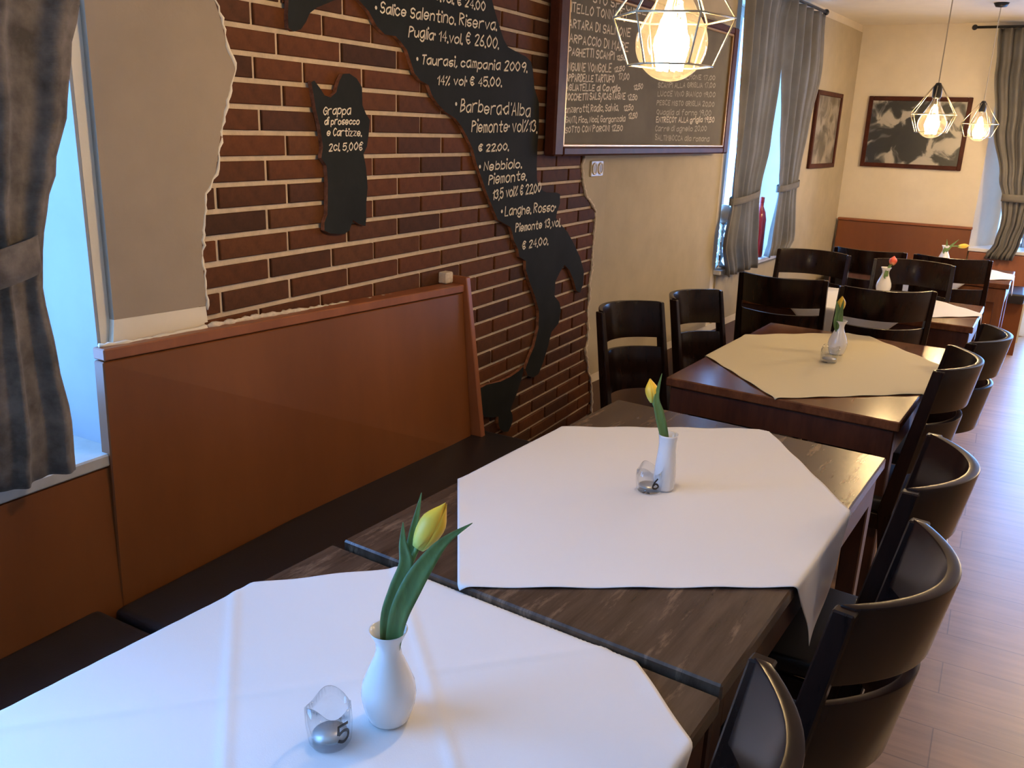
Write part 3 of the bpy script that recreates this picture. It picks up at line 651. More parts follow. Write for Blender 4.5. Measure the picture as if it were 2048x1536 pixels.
# ------------------------------------------------------------------ chairs
CW = 0.43; SAG = 0.10
def arc_pts(z, n=14, hw=CW/2, sag=SAG, y0=-0.175):
    lean = -0.085*max(0, (z-0.45))/0.5
    return [Vector((hw*t, y0 - sag*(1-t*t) + lean, z)) for t in [(-1 + 2*i/n) for i in range(n+1)]]
def slat(bm, z0, z1, th=0.02, hw=CW/2-0.012, crown=0.0):
    n = 22; rows = []
    for dy, z in ((th/2, z0), (th/2, z1), (-th/2, z1), (-th/2, z0)):
        p = arc_pts(z, n, hw)
        rows.append([bm.verts.new(q + Vector((0, dy, 0))) for q in p])
    for k in range(4):
        a, b = rows[k], rows[(k+1) % 4]
        for i in range(n): bm.faces.new((a[i], a[i+1], b[i+1], b[i]))
    bm.faces.new([r[0] for r in rows]); bm.faces.new([r[-1] for r in rows][::-1])
def make_chair(label, TOP=0.95):
    t = thing('dining_chair', label, 'chair', group='dark wooden chairs with curved slatted backs')
    for nm, z0, z1, th in (('top_slat', 0.80, TOP, 0.024), ('lower_slat', 0.585, 0.762, 0.02)):
        bm = bmesh.new(); slat(bm, z0, z1, th); o = fin(nm, bm, M['espresso'], t, smooth=True, bevel=0.0045, segs=2); o.data.set_sharp_from_angle(angle=math.radians(35))
    for s in (-1, 1):
        p1 = arc_pts(TOP-0.004)[0 if s < 0 else -1]; p2 = arc_pts(0.45)[0 if s < 0 else -1]; x = s*(CW/2-0.006)
        bm = bmesh.new()
        secs = [(Vector((x, p2.y-0.06, 0)), 0.017), (Vector((x, p2.y, 0.45)), 0.02), (Vector((x, p1.y, TOP-0.004)), 0.015)]
        lp = []
        for c, r in secs: lp.append([bm.verts.new(c + Vector((a*r*0.8, b*r*1.15, 0))) for a, b in ((-1, -1), (1, -1), (1, 1), (-1, 1))])
        for a, b in zip(lp, lp[1:]):
            for k in range(4): bm.faces.new((a[k], a[(k+1) % 4], b[(k+1) % 4], b[k]))
        bm.faces.new(lp[0][::-1]); bm.faces.new(lp[-1]); fin('rear_leg', bm, M['espresso'], t, bevel=0.003)
        bm = bmesh.new(); xx = s*(CW/2-0.02)
        add_hexa(bm, [(xx-0.014, 0.186, 0), (xx+0.014, 0.186, 0), (xx+0.014, 0.214, 0), (xx-0.014, 0.214, 0), (xx-0.018, 0.18, 0.43), (xx+0.018, 0.18, 0.43), (xx+0.018, 0.218, 0.43), (xx-0.018, 0.218, 0.43)])
        fin('front_leg', bm, M['espresso'], t, bevel=0.003)
        box('side_rail', s*(CW/2-0.02)-0.009, s*(CW/2-0.02)+0.009, -0.168, 0.182, 0.375, 0.43, M['espresso'], t, bevel=0.002)
    box('seat_rail', -CW/2+0.036, CW/2-0.036, 0.19, 0.208, 0.375, 0.43, M['espresso'], t, bevel=0.002)
    box('seat_rail', -CW/2+0.02, CW/2-0.02, -0.185, -0.167, 0.375, 0.43, M['espresso'], t, bevel=0.002)
    bm = bmesh.new()
    pl = [(-CW/2-0.004, 0.225), (CW/2+0.004, 0.225), (CW/2-0.022, -0.165)] + [(p.x*0.88, p.y+0.018) for p in arc_pts(0.45)[::-1][2:-2]] + [(-CW/2+0.022, -0.165)]
    lo = [bm.verts.new((x, y, 0.432)) for x, y in pl]; hi = [bm.verts.new((x, y, 0.478)) for x, y in pl]
    bm.faces.new(lo[::-1]); bm.faces.new(hi)
    for i in range(len(pl)): bm.faces.new((lo[i], lo[(i+1) % len(pl)], hi[(i+1) % len(pl)], hi[i]))
    fin('seat_cushion', bm, M['vinyl'], t, bevel=0.012, segs=3, smooth=True)
    return t
chair0 = make_chair('dark chair with its back to the wall, nearest the brick, facing the reddish table')
def place(o, P, face):       # P = centre of the top slat at z 0.95 (mid of its ends), face = direction the chair looks
    rz = math.atan2(face[1], face[0]) - PI/2
    off = Matrix.Rotation(rz, 3, 'Z') @ Vector((0, -0.26, 0))
    o.location = (P[0]-off.x, P[1]-off.y, 0); o.rotation_euler = (0, 0, rz)
def ctop(ax, ay, bx, by, z=0.95):
    a, b = onz(ax, ay, z), onz(bx, by, z); return (a+b)/2, (b-a)
def chair_at(label, pa, pb, sgn, first=False, z=0.95, push=0.0):
    """place a chair so that the two ends of its top slat stand where the photograph shows them"""
    c, d = ctop(*pa, *pb, z); d.normalize(); face = Vector((-d.y, d.x, 0))*sgn; c = c + face*push
    o = chair0 if first else dup(chair0, label, (0, 0, 0), 0)
    place(o, c, face); return o
chair_at('', (1200, 622), (1320, 602), -1, True)
chair1 = chair_at('dark chair with its back to the wall, second from the brick, facing the reddish table', (1345, 598), (1440, 578), -1)
chair_at('dark chair seen from behind, left of the yellow tulip on the reddish table', (1482, 542), (1655, 560), 1)
chair_at('dark chair seen from behind, right of the yellow tulip, coral tulip above its back', (1677, 570), (1878, 582), 1)
def chair_xy(label, x, y, ang, z=None):
    o = dup(chair0, label, (0, 0, 0), 0); place(o, (x, y), (math.cos(ang), math.sin(ang))); return o
chair_xy('dark chair facing us at the far side of the coral tulip table, beside the curtains', 0.735, 5.60, -PI/2 - 0.04)
chair_xy('dark chair facing us at the far side of the coral tulip table, behind the tulip', 1.31, 5.57, -PI/2 + 0.02)
chair_xy('dark chair seen from behind at the farthest table, left of the small white cloth patch', 1.01, 6.0, PI/2)
chair_xy('dark chair seen from behind at the farthest table, below its yellow tulip', 1.49, 6.0, PI/2)
chair_xy('dark chair at the aisle side of the nearest table, cut off by the lower frame', 1.525, 0.86, PI - 0.10)
chair_xy('dark chair at the aisle side of the glass 6 table, nearer of its two', 1.655, 1.47, PI - 0.16)
chair_xy('dark chair at the aisle side of the glass 6 table, farther of its two', 1.665, 2.03, PI - 0.03)
chair_xy('dark chair at the aisle side of the reddish table, nearer of its two', 1.64, 3.12, PI - 0.03)
chair_xy('dark chair at the aisle side of the reddish table, farther of its two', 1.72, 3.62, PI - 0.08)

chair0.scale = chair1.scale = (0.88, 1, 1)
# ------------------------------------------------------------------ vases, tulips, number glasses
VPROF = [(0.0005, 0.002), (0.030, 0.002), (0.0325, 0.006), (0.040, 0.030), (0.0425, 0.048), (0.040, 0.066), (0.030, 0.092), (0.0215, 0.112), (0.0185, 0.126), (0.020, 0.138), (0.0275, 0.154), (0.0295, 0.158), (0.0275, 0.157), (0.0185, 0.138), (0.0165, 0.126), (0.019, 0.11), (0.02, 0.10), (0.0005, 0.098)]
SLIM = [(0.0005, 0.002), (0.024, 0.002), (0.0265, 0.008), (0.0275, 0.035), (0.026, 0.07), (0.0225, 0.105), (0.0215, 0.125), (0.0235, 0.143), (0.0255, 0.150), (0.0235, 0.149), (0.0195, 0.125), (0.019, 0.105), (0.0005, 0.100)]
def vase(P, prof, label, sc=1.0):
    bm = bmesh.new(); add_lathe(bm, [(r*sc, z*sc) for r, z in prof], 40); bmesh.ops.remove_doubles(bm, verts=bm.verts, dist=1e-5)
    o = fin('bud_vase', bm, M['porcelain'], smooth=True); o.location = P
    return tag(o, label, 'vase', 'white bud vases on the tables')
def petal_mesh(R, L, open_=1.0):
    bm = bmesh.new(); nu, nv = 8, 10; g = []
    for j in range(nv+1):
        v = j/nv; row = []
        r = R*(math.sin(PI*min(1, 0.12+0.78*v))**0.75)*(1.0 if v < 0.55 else 1-0.78*((v-0.55)/0.45)**1.6)
        half = math.radians(62)*(0.45+0.55*math.sin(PI*min(1, 0.1+0.7*v)))*(1-max(0, (v-0.8)/0.2)**2*0.85)
        for i in range(nu+1):
            a = (-1+2*i/nu)*half
            row.append(bm.verts.new((r*math.cos(a)*open_, r*math.sin(a), L*v)))
        g.append(row)
    for j in range(nv):
        for i in range(nu): bm.faces.new((g[j][i], g[j][i+1], g[j+1][i+1], g[j+1][i]))
    me = bpy.data.meshes.new('petal'); bm.to_mesh(me); bm.free()
    for p in me.polygons: p.use_smooth = True
    return me
def leaf_bm(P, W, nrm, fold=0.25):
    """lance-shaped leaf along points P, width W, roughly facing nrm"""
    P = [Vector(p) for p in catmull([tuple(p) for p in P], 6)]; n = len(P)-1; bm = bmesh.new(); rows = []; nrm = Vector(nrm).normalized()
    for i, p in enumerate(P):
        t = (P[min(i+1, n)]-P[max(i-1, 0)]).normalized(); s = t.cross(nrm).normalized(); k = s.cross(t)
        v = i/n; w = W*(0.35+0.65*math.sin(PI*min(1, v*0.9+0.08)))*(1-v**3.5)+0.0003
        rows.append([bm.verts.new(p + s*w*q + k*abs(q)*w*fold) for q in (-1, -0.5, 0, 0.5, 1)])
    for a, b in zip(rows, rows[1:]):
        for q in range(4): bm.faces.new((a[q], a[q+1], b[q+1], b[q]))
    return bm
def tulip(base, stem, bud0, bud1, R, leaves, mat, label, stem_r=0.0035):
    """stem = points from inside the vase to the bloom; bud0/bud1 = foot and tip of the bloom"""
    base = Vector(base); t = thing('tulip', label, 'flower', base, 0, 'single tulips in the bud vases')
    I = -base
    bm = bmesh.new(); P = [Vector(p)+I for p in catmull([tuple(s) for s in stem], 6)]; add_tube(bm, P, stem_r, 10); fin('stem', bm, M['stem'], t, smooth=True)
    b0, b1 = Vector(bud0), Vector(bud1); ax = (b1-b0); L = ax.length; q = ax.to_track_quat('Z', 'X').to_matrix().to_4x4()
    head = bpy.data.objects.new('bloom', None); COL.objects.link(head); head.parent = t; head.location = b0+I; head.rotation_euler = q.to_euler()
    mo = petal_mesh(R, L); mo.materials.append(mat); mi = petal_mesh(R*0.90, L*0.97); mi.materials.append(mat)
    for k in range(6):
        o = bpy.data.objects.new('petal', mo if k < 3 else mi); COL.objects.link(o); o.parent = head; o.rotation_euler = (0, 0, 2*PI*k/3 + (PI/3 if k >= 3 else 0) + 0.4)
        md = o.modifiers.new('thick', 'SOLIDIFY'); md.thickness = 0.0008
    for pts, W in leaves:
        pts = [Vector(p)+I for p in pts]
        o = fin('leaf', leaf_bm(pts, W, -ray(1000, 900)), M['leaf'], t, smooth=True); md = o.modifiers.new('thick', 'SOLIDIFY'); md.thickness = 0.0009
    return t
def glass_cup(P, label, number=None, r=0.033, h=0.062, turn=0.0):
    t = thing('number_glass', label, 'glass', P, 0, 'wavy table number glasses')
    bm = bmesh.new()
    def wob(a, i):
        k = {3: 0.4, 4: 1.0, 5: 1.0, 6: 0.4}.get(i, 0.0); return (0.007*math.sin(3*a+0.6)*k, 0.003*math.cos(3*a+0.6)*k)
    add_lathe(bm, [(0.0005, 0.001), (r*0.82, 0.001), (r*0.92, 0.007), (r*1.0, h*0.55), (r*0.97, h), (r*0.90, h), (r*0.90, h*0.55), (r*0.80, 0.014), (0.0005, 0.012)], 40, wob=wob)
    bmesh.ops.remove_doubles(bm, verts=bm.verts, dist=1e-5); fin('cup', bm, M['glass'], t, smooth=True)
    bm = bmesh.new(); add_lathe(bm, [(0.0005, 0.0135), (r*0.74, 0.0135), (r*0.76, 0.016), (0.0005, 0.0162)], 28); fin('tealight', bm, M['tealight'], t, smooth=True)
    if number:
        strokes, W = layout(number, 0); bm = bmesh.new(); s = h*0.42/6; z0 = h*0.30; rr = r*1.012
        for st in strokes:
            lv = rv = None
            for i, q in enumerate(st):
                a0, a1 = st[max(i-1, 0)], st[min(i+1, len(st)-1)]; dx, dy = a1[0]-a0[0], a1[1]-a0[1]; ll = math.hypot(dx, dy) or 1
                nx, ny = -dy/ll*0.55, dx/ll*0.55
                def mp(x, y):
                    a = turn + (x-W/2)*s*0.9/rr; return Vector((rr*math.cos(a), rr*math.sin(a), z0+y*s))
                l2, r2 = bm.verts.new(mp(q[0]+nx, q[1]+ny)), bm.verts.new(mp(q[0]-nx, q[1]-ny))
                if lv: bm.faces.new((lv, rv, r2, l2))
                lv, rv = l2, r2
        fin('number', bm, M['number'], t)
    return t
def dp(px, py, d): return at(px, py, d)
# nearest table
ZC1 = 0.7405; ZC = 0.7535
v1 = onz(778, 1436, ZC1); vase(v1, VPROF, 'bulbous white bud vase on the nearest table')
D = depth_of(v1 + Vector((0, 0, 0.16)))
tulip(v1 + Vector((0, 0, 0.1)), [v1+Vector((0, 0, 0.100)), dp(783, 1250, D), dp(800, 1180, D), dp(820, 1130, D), dp(836, 1092, D)], dp(836, 1096, D), dp(892, 1006, D), 0.0205,
      [([v1+Vector((-0.003, 0, 0.10)), dp(776, 1240, D-0.008), dp(795, 1180, D-0.010), dp(812, 1130, D-0.008), dp(806, 1085, D), dp(806, 1044, D+0.005)], 0.0135),
       ([v1+Vector((0.003, 0.002, 0.10)), dp(795, 1240, D-0.012), dp(820, 1180, D-0.016), dp(850, 1130, D-0.018), dp(890, 1082, D-0.012), dp(945, 1046, D-0.01)], 0.0165),
       ([dp(812, 1150, D+0.006), dp(822, 1100, D+0.008), dp(830, 1050, D+0.010), dp(843, 985, D+0.012)], 0.008)],
      M['yellow'], 'large yellow tulip with broad leaves on the nearest table', 0.0042)
glass_cup(onz(661, 1482, ZC1), 'clear wavy glass left of the bulbous vase on the nearest table', '5', 0.0345, 0.066, turn=-0.25)
# second table
v2 = onz(1327, 978, ZC); vase(v2, SLIM, 'slim straight white vase behind the glass marked 6'); D = depth_of(v2 + Vector((0, 0, 0.14)))
tulip(v2 + Vector((0, 0, 0.1)), [v2+Vector((0, 0, 0.105)), dp(1326, 868, D), dp(1316, 830, D), dp(1306, 804, D)], dp(1307, 805, D), dp(1300, 757, D), 0.0165,
      [([v2+Vector((0, 0, 0.105)), dp(1327, 865, D-0.01), dp(1318, 825, D-0.014), dp(1313, 795, D-0.014), dp(1324, 747, D-0.01)], 0.0125)], M['yellow'], 'yellow tulip with one upright leaf in the slim vase on the second table')
glass_cup(onz(1297, 981, ZC), 'clear wavy glass marked 6 on the second table', '6', 0.034, 0.062, turn=-0.72)
# third table
v3 = onz(1672, 708, ZC); vase(v3, VPROF, 'white flared vase on the cream yellow cloth', 0.92); D = depth_of(v3 + Vector((0, 0, 0.14)))
tulip(v3 + Vector((0, 0, 0.09)), [v3+Vector((0, 0, 0.092)), dp(1675, 655, D), dp(1679, 630, D), dp(1681, 618, D)], dp(1681, 621, D), dp(1685, 592, D), 0.017,
      [([v3+Vector((0, 0, 0.092)), dp(1674, 650, D-0.01), dp(1676, 625, D-0.014), dp(1673, 600, D-0.01)], 0.017), ([v3+Vector((0.003, 0, 0.092)), dp(1679, 650, D-0.012), dp(1682, 625, D-0.016), dp(1688, 598, D-0.02)], 0.012)], M['yellow'], 'yellow tulip half hidden by leaves over the cream yellow cloth')
glass_cup(onz(1657, 724, ZC), 'clear wavy glass on the cream yellow cloth', None, 0.036, 0.062)
# fourth table
v4 = onz(1769, 583, ZC) + Vector((0.0, -0.10, 0)); vase(v4, VPROF, 'white flared vase holding the coral tulip', 1.0); D = depth_of(v4 + Vector((0, 0, 0.16)))
tulip(v4 + Vector((0, 0, 0.1)), [v4+Vector((0, 0, 0.1)), dp(1771, 556, D), dp(1777, 540, D), dp(1784, 528, D)], dp(1784, 530, D), dp(1789, 512, D), 0.022,
      [([v4+Vector((0, 0, 0.1)), dp(1771, 553, D-0.012), dp(1774, 542, D-0.014), dp(1780, 528, D-0.012)], 0.013)], M['coral'], 'round coral red tulip on the fourth table')
# fifth table
v5 = onz(1885, 532, ZC); vase(v5, VPROF, 'white flared vase on the farthest table', 0.95); D = depth_of(v5 + Vector((0, 0, 0.15)))
tulip(v5 + Vector((0, 0, 0.09)), [v5+Vector((0, 0, 0.095)), dp(1888, 503, D), dp(1896, 494, D), dp(1918, 492, D)], dp(1916, 493, D), dp(1940, 491, D), 0.017,
      [([v5+Vector((0, 0, 0.095)), dp(1888, 503, D-0.01), dp(1893, 493, D-0.012), dp(1894, 478, D-0.01)], 0.013), ([v5+Vector((0, 0, 0.095)), dp(1892, 502, D-0.01), dp(1902, 492, D-0.012), dp(1918, 479, D-0.01)], 0.012)], M['yellow'], 'drooping yellow tulip on the farthest table')

# ------------------------------------------------------------------ pendant lamps
def make_pendant(P, label, turn=0.0):
    t = thing('pendant_lamp', label, 'lamp', P, turn, 'wire cage pendant lamps')
    N = 6; mid = [Vector((0.122*math.cos(2*PI*k/N), 0.122*math.sin(2*PI*k/N), 0.049)) for k in range(N)]
    low = [Vector((0.086*math.cos(2*PI*k/N), 0.086*math.sin(2*PI*k/N), -0.042)) for k in range(N)]
    top = [Vector((0.022*math.cos(2*PI*k/N), 0.022*math.sin(2*PI*k/N), 0.19)) for k in range(N)]
    bm = bmesh.new()
    for k in range(N):
        for a, b in ((mid[k], mid[(k+1) % N]), (low[k], low[(k+1) % N]), (mid[k], low[k]), (mid[k], top[k])): add_tube(bm, [a, b], 0.0021, 6)
    fin('wire_cage', bm, M['wire'], t, smooth=True)
    bm = bmesh.new(); R = 0.0725
    prof = [(0.0005, -R)] + [(R*math.sin(a), -R*math.cos(a)) for a in [PI*i/24 for i in range(2, 17)]] + [(0.040, 0.075), (0.028, 0.095), (0.0185, 0.115), (0.017, 0.13)]
    add_lathe(bm, prof, 40); bmesh.ops.remove_doubles(bm, verts=bm.verts, dist=1e-5); fin('bulb', bm, M['bulb'], t, smooth=True)
    bm = bmesh.new(); add_lathe(bm, [(0.0005, 0.128), (0.0185, 0.128), (0.0225, 0.135), (0.0225, 0.185), (0.012, 0.205), (0.0005, 0.207)], 24); fin('bulb_holder', bm, M['blackmetal'], t, smooth=True)
    bm = bmesh.new(); n = 10
    for k in range(n):
        a0, a1 = 2*PI*k/n, 2*PI*(k+1.2)/n
        add_tube(bm, [(0.020*math.cos(a0), 0.020*math.sin(a0), 0.045), (0.033*math.cos((a0+a1)/2), 0.033*math.sin((a0+a1)/2), -0.005), (0.022*math.cos(a1), 0.022*math.sin(a1), -0.050)], 0.0050, 6)
    fin('filament', bm, M['filament'], t)
    bm = bmesh.new(); add_tube(bm, [(0, 0, 0.03), (0, 0, 0.13)], 0.004, 8); fin('filament_stem', bm, M['bulb'], t)
    bm = bmesh.new(); add_tube(bm, [(0, 0, 0.205), (0, 0, CEIL-P[2]-0.015)], 0.003, 8); fin('cord', bm, M['cord'], t)
    bm = bmesh.new(); add_lathe(bm, [(0.0005, CEIL-P[2]-0.03), (0.035, CEIL-P[2]-0.025), (0.05, CEIL-P[2]-0.001), (0.0005, CEIL-P[2])], 24); fin('ceiling_rose', bm, M['blackmetal'], t, smooth=True)
    return t
p1 = at(1343, 88, 1.75)
make_pendant(p1, 'large wire cage pendant lamp with a glowing globe bulb before the menu blackboard', 0.25)
make_pendant(at(1864, 248, 4.56), 'wire cage pendant lamp hanging in front of the dark framed picture', 0.5)
make_pendant(at(1957, 262, 6.2), 'wire cage pendant lamp farthest away, beside the rear window curtain', 0.1)

# ------------------------------------------------------------------ curtains, rods
def curtain(name, frame, levels, folds, mat, label, tie=None, nU=96, nV=44):
    """levels: (z, s_left, s_right, depth of folds); frame maps (s, out, z) to the room"""
    root = thing(name, label, 'curtain'); bm = bmesh.new(); g = []
    zs = [l[0] for l in levels]
    for j in range(nV+1):
        z = zs[0] + (zs[-1]-zs[0])*j/nV
        for a, b in zip(levels, levels[1:]):
            if a[0] >= z >= b[0] - 1e-9:
                t = (a[0]-z)/(a[0]-b[0]); t = t*t*(3-2*t); L = [a[k]+(b[k]-a[k])*t for k in range(4)]; break
        row = []
        for i in range(nU+1):
            u = i/nU; s = L[1]+(L[2]-L[1])*u
            ph = 2*PI*folds*u
            out = L[3]*(math.sin(ph + 0.7*math.sin(3*u+2*z)) + 0.35*math.sin(2.3*ph+z*1.3))
            s += 0.25*L[3]*math.cos(ph)*min(1, 4*u*(1-u)*2)
            row.append(bm.verts.new(frame(s, out, z)))
        g.append(row)
    for j in range(nV):
        for i in range(nU): bm.faces.new((g[j][i], g[j][i+1], g[j+1][i+1], g[j+1][i]))
    o = fin('drape', bm, mat, root, smooth=True); md = o.modifiers.new('thick', 'SOLIDIFY'); md.thickness = 0.002
    if tie:
        z, a, b, d, hh, dz = tie; bm = bmesh.new(); rings = []
        for k in range(28):
            th = 2*PI*k/28; s = (a+b)/2 + (b-a)/2*math.cos(th)*1.04; ou = d*math.sin(th)
            zz = z + dz*math.cos(th)
            rings.append([bm.verts.new(frame(s, ou, zz+q)) for q in (-hh, -hh*0.3, hh*0.3, hh)])
        for k in range(28):
            A, B = rings[k], rings[(k+1) % 28]
            for q in range(3): bm.faces.new((A[q], A[q+1], B[q+1], B[q]))
        o = fin('tieback', bm, mat, root, smooth=True); md = o.modifiers.new('thick', 'SOLIDIFY'); md.thickness = 0.004
    return root
def rod(label, p0, p1, finials=(True, True)):
    t = thing('curtain_rod', label, 'curtain rod', p0); d = Vector(p1)-Vector(p0); bm = bmesh.new(); add_tube(bm, [(0, 0, 0), d], 0.0105, 12); fin('pole', bm, M['blackmetal'], t, smooth=True)
    for c, use, s in (((0, 0, 0), finials[0], -1), (d, finials[1], 1)):
        if use:
            bm = bmesh.new(); bmesh.ops.create_icosphere(bm, subdivisions=2, radius=0.022); bm.transform(Matrix.Translation(Vector(c)+d.normalized()*0.018*s)); fin('finial', bm, M['blackmetal'], t, smooth=True)
    return t
fl = lambda s, o, z: Vector((0.12+o, s, z))
def ly(px, py): p = onx(px, py, 0.12); return p.z, p.y
lv = []
for (x, y), l0, am in (((165, -120), 0.40, 0.022), ((161, 0), 0.42, 0.022), ((143, 115), 0.45, 0.022), ((136, 202), 0.50, 0.020), ((111, 346), 0.58, 0.018), ((93, 414), 0.62, 0.016), ((85, 500), 0.68, 0.013), ((85, 575), 0.68, 0.013), ((114, 719), 0.62, 0.020), ((141, 838), 0.55, 0.024), ((149, 938), 0.50, 0.026)):
    z, yy = ly(x, y); lv.append((z, l0, yy, am))
lv = [(a, b, c, d*0.55) for a, b, c, d in lv]
lv = [(2.46, 0.35, lv[0][2]+0.03, 0.014)] + lv
curtain('curtain', fl, lv, 5.5, M['curtain'], 'dark grey-brown patterned curtain at the near left window', (1.335, 0.66, 1.0, 0.045, 0.035, 0.03))
rod('black curtain rod above the near left window', (0.12, -1.6, 2.47), (0.12, 1.45, 2.47))
def fs(off): return lambda s, o, z: SKM @ Vector((off+o, s, z))
def sz(px, py, off=0.12):
    p = SKM.inverted() @ onskew(px, py, off); return p.z, p.y
def lev(rows, off, z_end=None):
    out = []
    for (ax, ay), (bx, by), am in rows:
        z1, sa = sz(ax, ay, off); z2, sb = sz(bx, by, off); out.append(((z1+z2)/2, sa, sb, am))
    return out
r1 = lev([((1492, 47), (1572, 10), 0.024), ((1484, 150), (1556, 150), 0.024), ((1472, 285), (1535, 290), 0.022), ((1464, 375), (1516, 383), 0.018), ((1463, 395), (1514, 400), 0.017), ((1446, 484), (1509, 484), 0.022), ((1451, 542), (1507, 545), 0.024)], 0.075)
r1 = [(2.47, r1[0][1]-0.02, r1[0][2]+0.06, 0.024)] + r1
curtain('curtain', fs(0.075), r1, 4.5, M['curtain2'], 'grey curtain tied back, left panel of the middle window beside blackboard', (r1[5][0]+0.01, r1[5][1], r1[5][2], 0.045, 0.022, 0.02))
r2 = lev([((1578, 12), (1652, 6), 0.03), ((1566, 136), (1642, 140), 0.028), ((1560, 250), (1617, 260), 0.024), ((1556, 345), (1600, 348), 0.016), ((1556, 375), (1594, 380), 0.014), ((1536, 484), (1587, 484), 0.026), ((1530, 508), (1573, 508), 0.028)], 0.10)
r2 = [(2.47, r2[0][1]-0.02, r2[0][2]+0.02, 0.03)] + r2
curtain('curtain', fs(0.10), r2, 4.0, M['curtain2'], 'grey curtain tied back, right panel of the middle window beside small picture', (r2[5][0]+0.02, r2[5][1], r2[5][2], 0.04, 0.022, 0.015))
a_, b_ = SKM @ Vector((0.11, 1.05, 2.485)), SKM @ Vector((0.11, 2.95, 2.485)); rod('black curtain rod above the middle window', a_, b_)
tb = thing('tieback_hook', 'dark curtain hook in the middle window recess', 'hook', SKM @ Vector((0.0, 2.9, 1.30)))
bm = bmesh.new(); add_tube(bm, [(0, 0, 0), (0.05, -0.02, 0.0), (0.075, -0.03, 0.015), (0.08, -0.03, 0.045)], 0.009, 8); fin('hook_arm', bm, M['blackmetal'], tb, smooth=True)
bm = bmesh.new(); add_lathe(bm, [(0.0005, -0.004), (0.022, -0.004), (0.022, 0.004), (0.0005, 0.005)], 16); bm.transform(Matrix.Rotation(PI/2, 4, 'Y')); fin('hook_plate', bm, M['blackmetal'], tb, smooth=True)
YC = YB - 0.10
def onyp(px, py): p = hit(px, py, (0, YC, 0), (0, 1, 0)); return p.z, p.x
r3 = []
for (ax, ay), rx, am in (((1998, 57), 1.98, 0.035), ((1991, 136), 1.97, 0.035), ((1988, 253), 1.95, 0.03), ((1998, 357), 1.93, 0.02), ((2004, 395), 1.92, 0.016), ((2002, 443), 1.90, 0.022), ((1988, 486), 1.87, 0.028), ((1966, 516), 1.84, 0.03)):
    z, x = onyp(ax, ay); r3.append((z, x, rx, am))
curtain('curtain', lambda s, o, z: Vector((s, YC+o, z)), r3, 6.0, M['curtain2'], 'grey curtain tied back at the rear window, right frame edge', (r3[4][0], r3[4][1], r3[4][2], 0.05, 0.03, 0.0))
z, x = onyp(1953, 65); rod('dark curtain rod above the rear window', (x, YC, r3[0][0]+0.012), (2.02, YC, r3[0][0]+0.012))

# ------------------------------------------------------------------ window sill ornaments
W2S = W2Z0 + 0.028
cs = thing('candlestick', 'tall silver candlestick lamp with pale shade on the middle window sill', 'candlestick', SKM @ Vector((0.0, 1.665, W2S)))
bm = bmesh.new(); add_lathe(bm, [(0.0005, 0.001), (0.046, 0.001), (0.05, 0.012), (0.03, 0.03), (0.014, 0.05), (0.02, 0.07), (0.028, 0.09), (0.014, 0.11), (0.012, 0.14), (0.024, 0.16), (0.03, 0.18), (0.016, 0.20), (0.011, 0.225), (0.022, 0.245), (0.012, 0.262), (0.02, 0.285), (0.034, 0.29), (0.034, 0.297), (0.0005, 0.299)], 28); fin('silver_stem', bm, M['chrome'], cs, smooth=True)
bm = bmesh.new(); add_lathe(bm, [(0.028, 0.30), (0.05, 0.33), (0.052, 0.37), (0.03, 0.41), (0.0005, 0.415)], 28); fin('shade', bm, M['shade'], cs, smooth=True)
rb_ = thing('red_bottle', 'red glass bottle on the middle window sill between the curtains', 'bottle', SKM @ Vector((-0.02, sz(1515, 480, -0.02)[1], W2S)))
bm = bmesh.new(); add_lathe(bm, [(0.0005, 0.001), (0.042, 0.001), (0.045, 0.01), (0.045, 0.27), (0.035, 0.32), (0.017, 0.36), (0.015, 0.41), (0.0005, 0.412)], 28); fin('body', bm, M['red'], rb_, smooth=True)
bm = bmesh.new(); add_lathe(bm, [(0.0165, 0.385), (0.018, 0.388), (0.018, 0.425), (0.0005, 0.428)], 20); fin('cap', bm, M['red'], rb_, smooth=True)

# ------------------------------------------------------------------ pictures
def picture(name, mw, w, h, art, label, fw_=0.035):
    t = thing(name, label, 'picture'); t.matrix_world = mw
    for x0, x1, z0, z1 in ((0, fw_, 0, h), (w-fw_, w, 0, h), (fw_, w-fw_, 0, fw_), (fw_, w-fw_, h-fw_, h)): box('frame_rail', x0, x1, -0.025, 0, z0, z1, M['frame'], t, bevel=0.004)
    box('print', fw_-0.004, w-fw_+0.004, -0.012, -0.002, fw_-0.004, h-fw_+0.004, art, t); return t
def onback(px, py): return hit(px, py, (0, YB-0.03, 0), (0, 1, 0))
pa, pb, pc = onback(1741, 192), onback(1947, 195), onback(1719, 331)
z0 = (pc.z + onback(1921, 343).z)/2; x0 = pc.x; x1 = (onback(1947, 195).x+onback(1921, 343).x)/2
picture('framed_picture', Matrix.Translation((x0, YB-0.001, z0)), x1-x0, (pa.z+pb.z)/2-z0, M['art_dark'], 'wide dark framed picture with pale shapes on the rear wall')
za, sa = sz(1640, 178, 0.03); zb_, sb_ = sz(1614, 337, 0.03); zc_, sc_ = sz(1687, 190, 0.03); zd_, sd_ = sz(1665, 335, 0.03)
picture('framed_picture', SKM @ Matrix.Translation((0.013, (sa+sb_)/2, (zb_+zd_)/2)) @ Matrix.Rotation(PI/2, 4, 'Z'), (sc_+sd_)/2-(sa+sb_)/2, (za+zc_)/2-(zb_+zd_)/2, M['art_pale'], 'narrow pale picture in brown frame on the left wall by the rear corner')

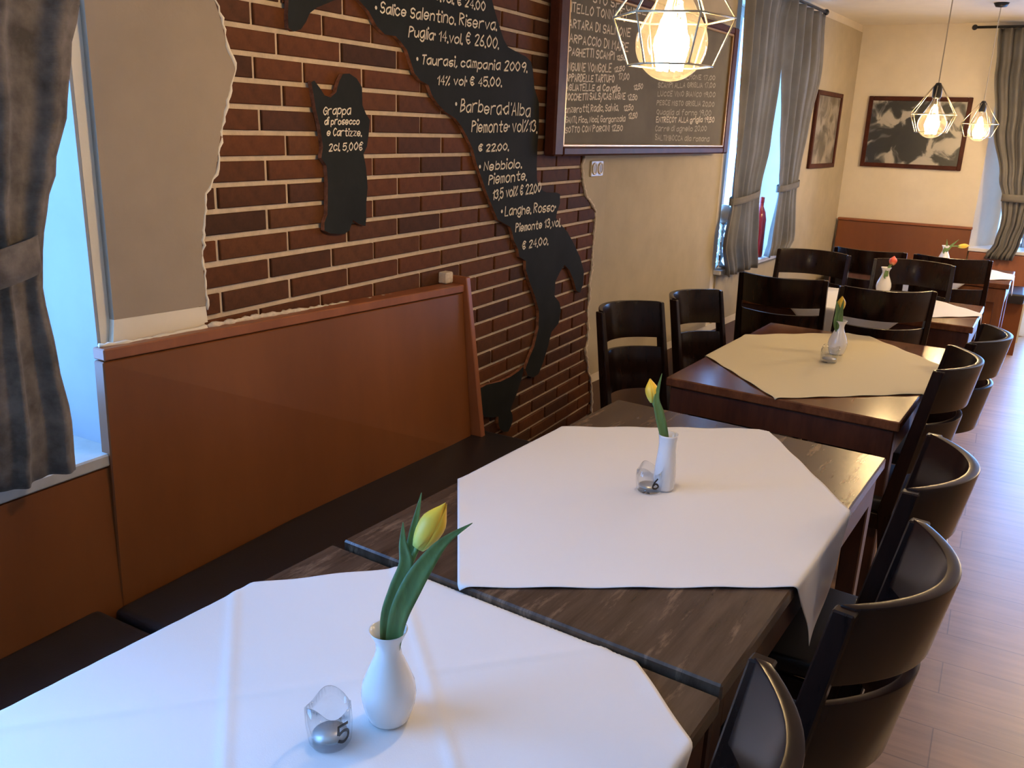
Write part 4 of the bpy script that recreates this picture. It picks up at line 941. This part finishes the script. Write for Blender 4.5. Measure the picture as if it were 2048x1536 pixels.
# ------------------------------------------------------------------ rear benches
rb = thing('wall_bench', 'high reddish brown bench back along the rear wall below the wide picture', 'bench', (0.95, YB-0.3, 0))
def rpart(name, bm, mat, root, **kw): return rel(fin(name, bm, mat, root, **kw), root)
zt1, zt2 = hit(1680, 434, (0, YB-0.06, 0), (0, 1, 0)), hit(1948, 456, (0, YB-0.06, 0), (0, 1, 0))
zt_ = (zt1.z+zt2.z)/2
bm = bmesh.new(); add_hexa(bm, [(0.42, YB-0.11, 0.44), (1.5, YB-0.11, 0.44), (1.5, YB-0.005, 0.44), (0.42, YB-0.005, 0.44), (0.42, YB-0.06, zt_-0.02), (1.5, YB-0.06, zt_-0.02), (1.5, YB-0.005, zt_-0.02), (0.42, YB-0.005, zt_-0.02)]); rpart('back_panel', bm, M['bench'], rb, bevel=0.003)
bm = bmesh.new(); add_box(bm, 0.415, 1.505, YB-0.07, YB-0.004, zt_-0.02, zt_); rpart('top_rail', bm, M['bench_solid'], rb, bevel=0.003)
bm = bmesh.new(); add_box(bm, 0.44, 1.5, YB-0.55, YB-0.11, 0.42, 0.50); rpart('seat_cushion', bm, M['vinyl'], rb, bevel=0.02, segs=3, smooth=True)
bm = bmesh.new(); add_box(bm, 0.44, 1.5, YB-0.50, YB-0.11, 0.0, 0.418); rpart('bench_base', bm, M['bench'], rb)
rc = thing('wall_bench', 'low orange brown bench under the rear window at right frame edge', 'bench', (1.74, YB-0.3, 0))
bm = bmesh.new(); add_hexa(bm, [(1.51, YB-0.11, 0.44), (1.97, YB-0.11, 0.44), (1.97, YB-0.005, 0.44), (1.51, YB-0.005, 0.44), (1.51, YB-0.075, 0.738), (1.97, YB-0.075, 0.738), (1.97, YB-0.005, 0.738), (1.51, YB-0.005, 0.738)]); rpart('back_panel', bm, M['bench_solid'], rc, bevel=0.003)
bm = bmesh.new(); add_box(bm, 1.51, 1.97, YB-0.60, YB-0.11, 0.42, 0.50); rpart('seat_cushion', bm, M['vinyl'], rc, bevel=0.02, segs=3, smooth=True)
bm = bmesh.new(); add_box(bm, 1.51, 1.97, YB-0.55, YB-0.11, 0.0, 0.418); rpart('bench_base', bm, M['bench'], rc)
print('bricks', nb_)
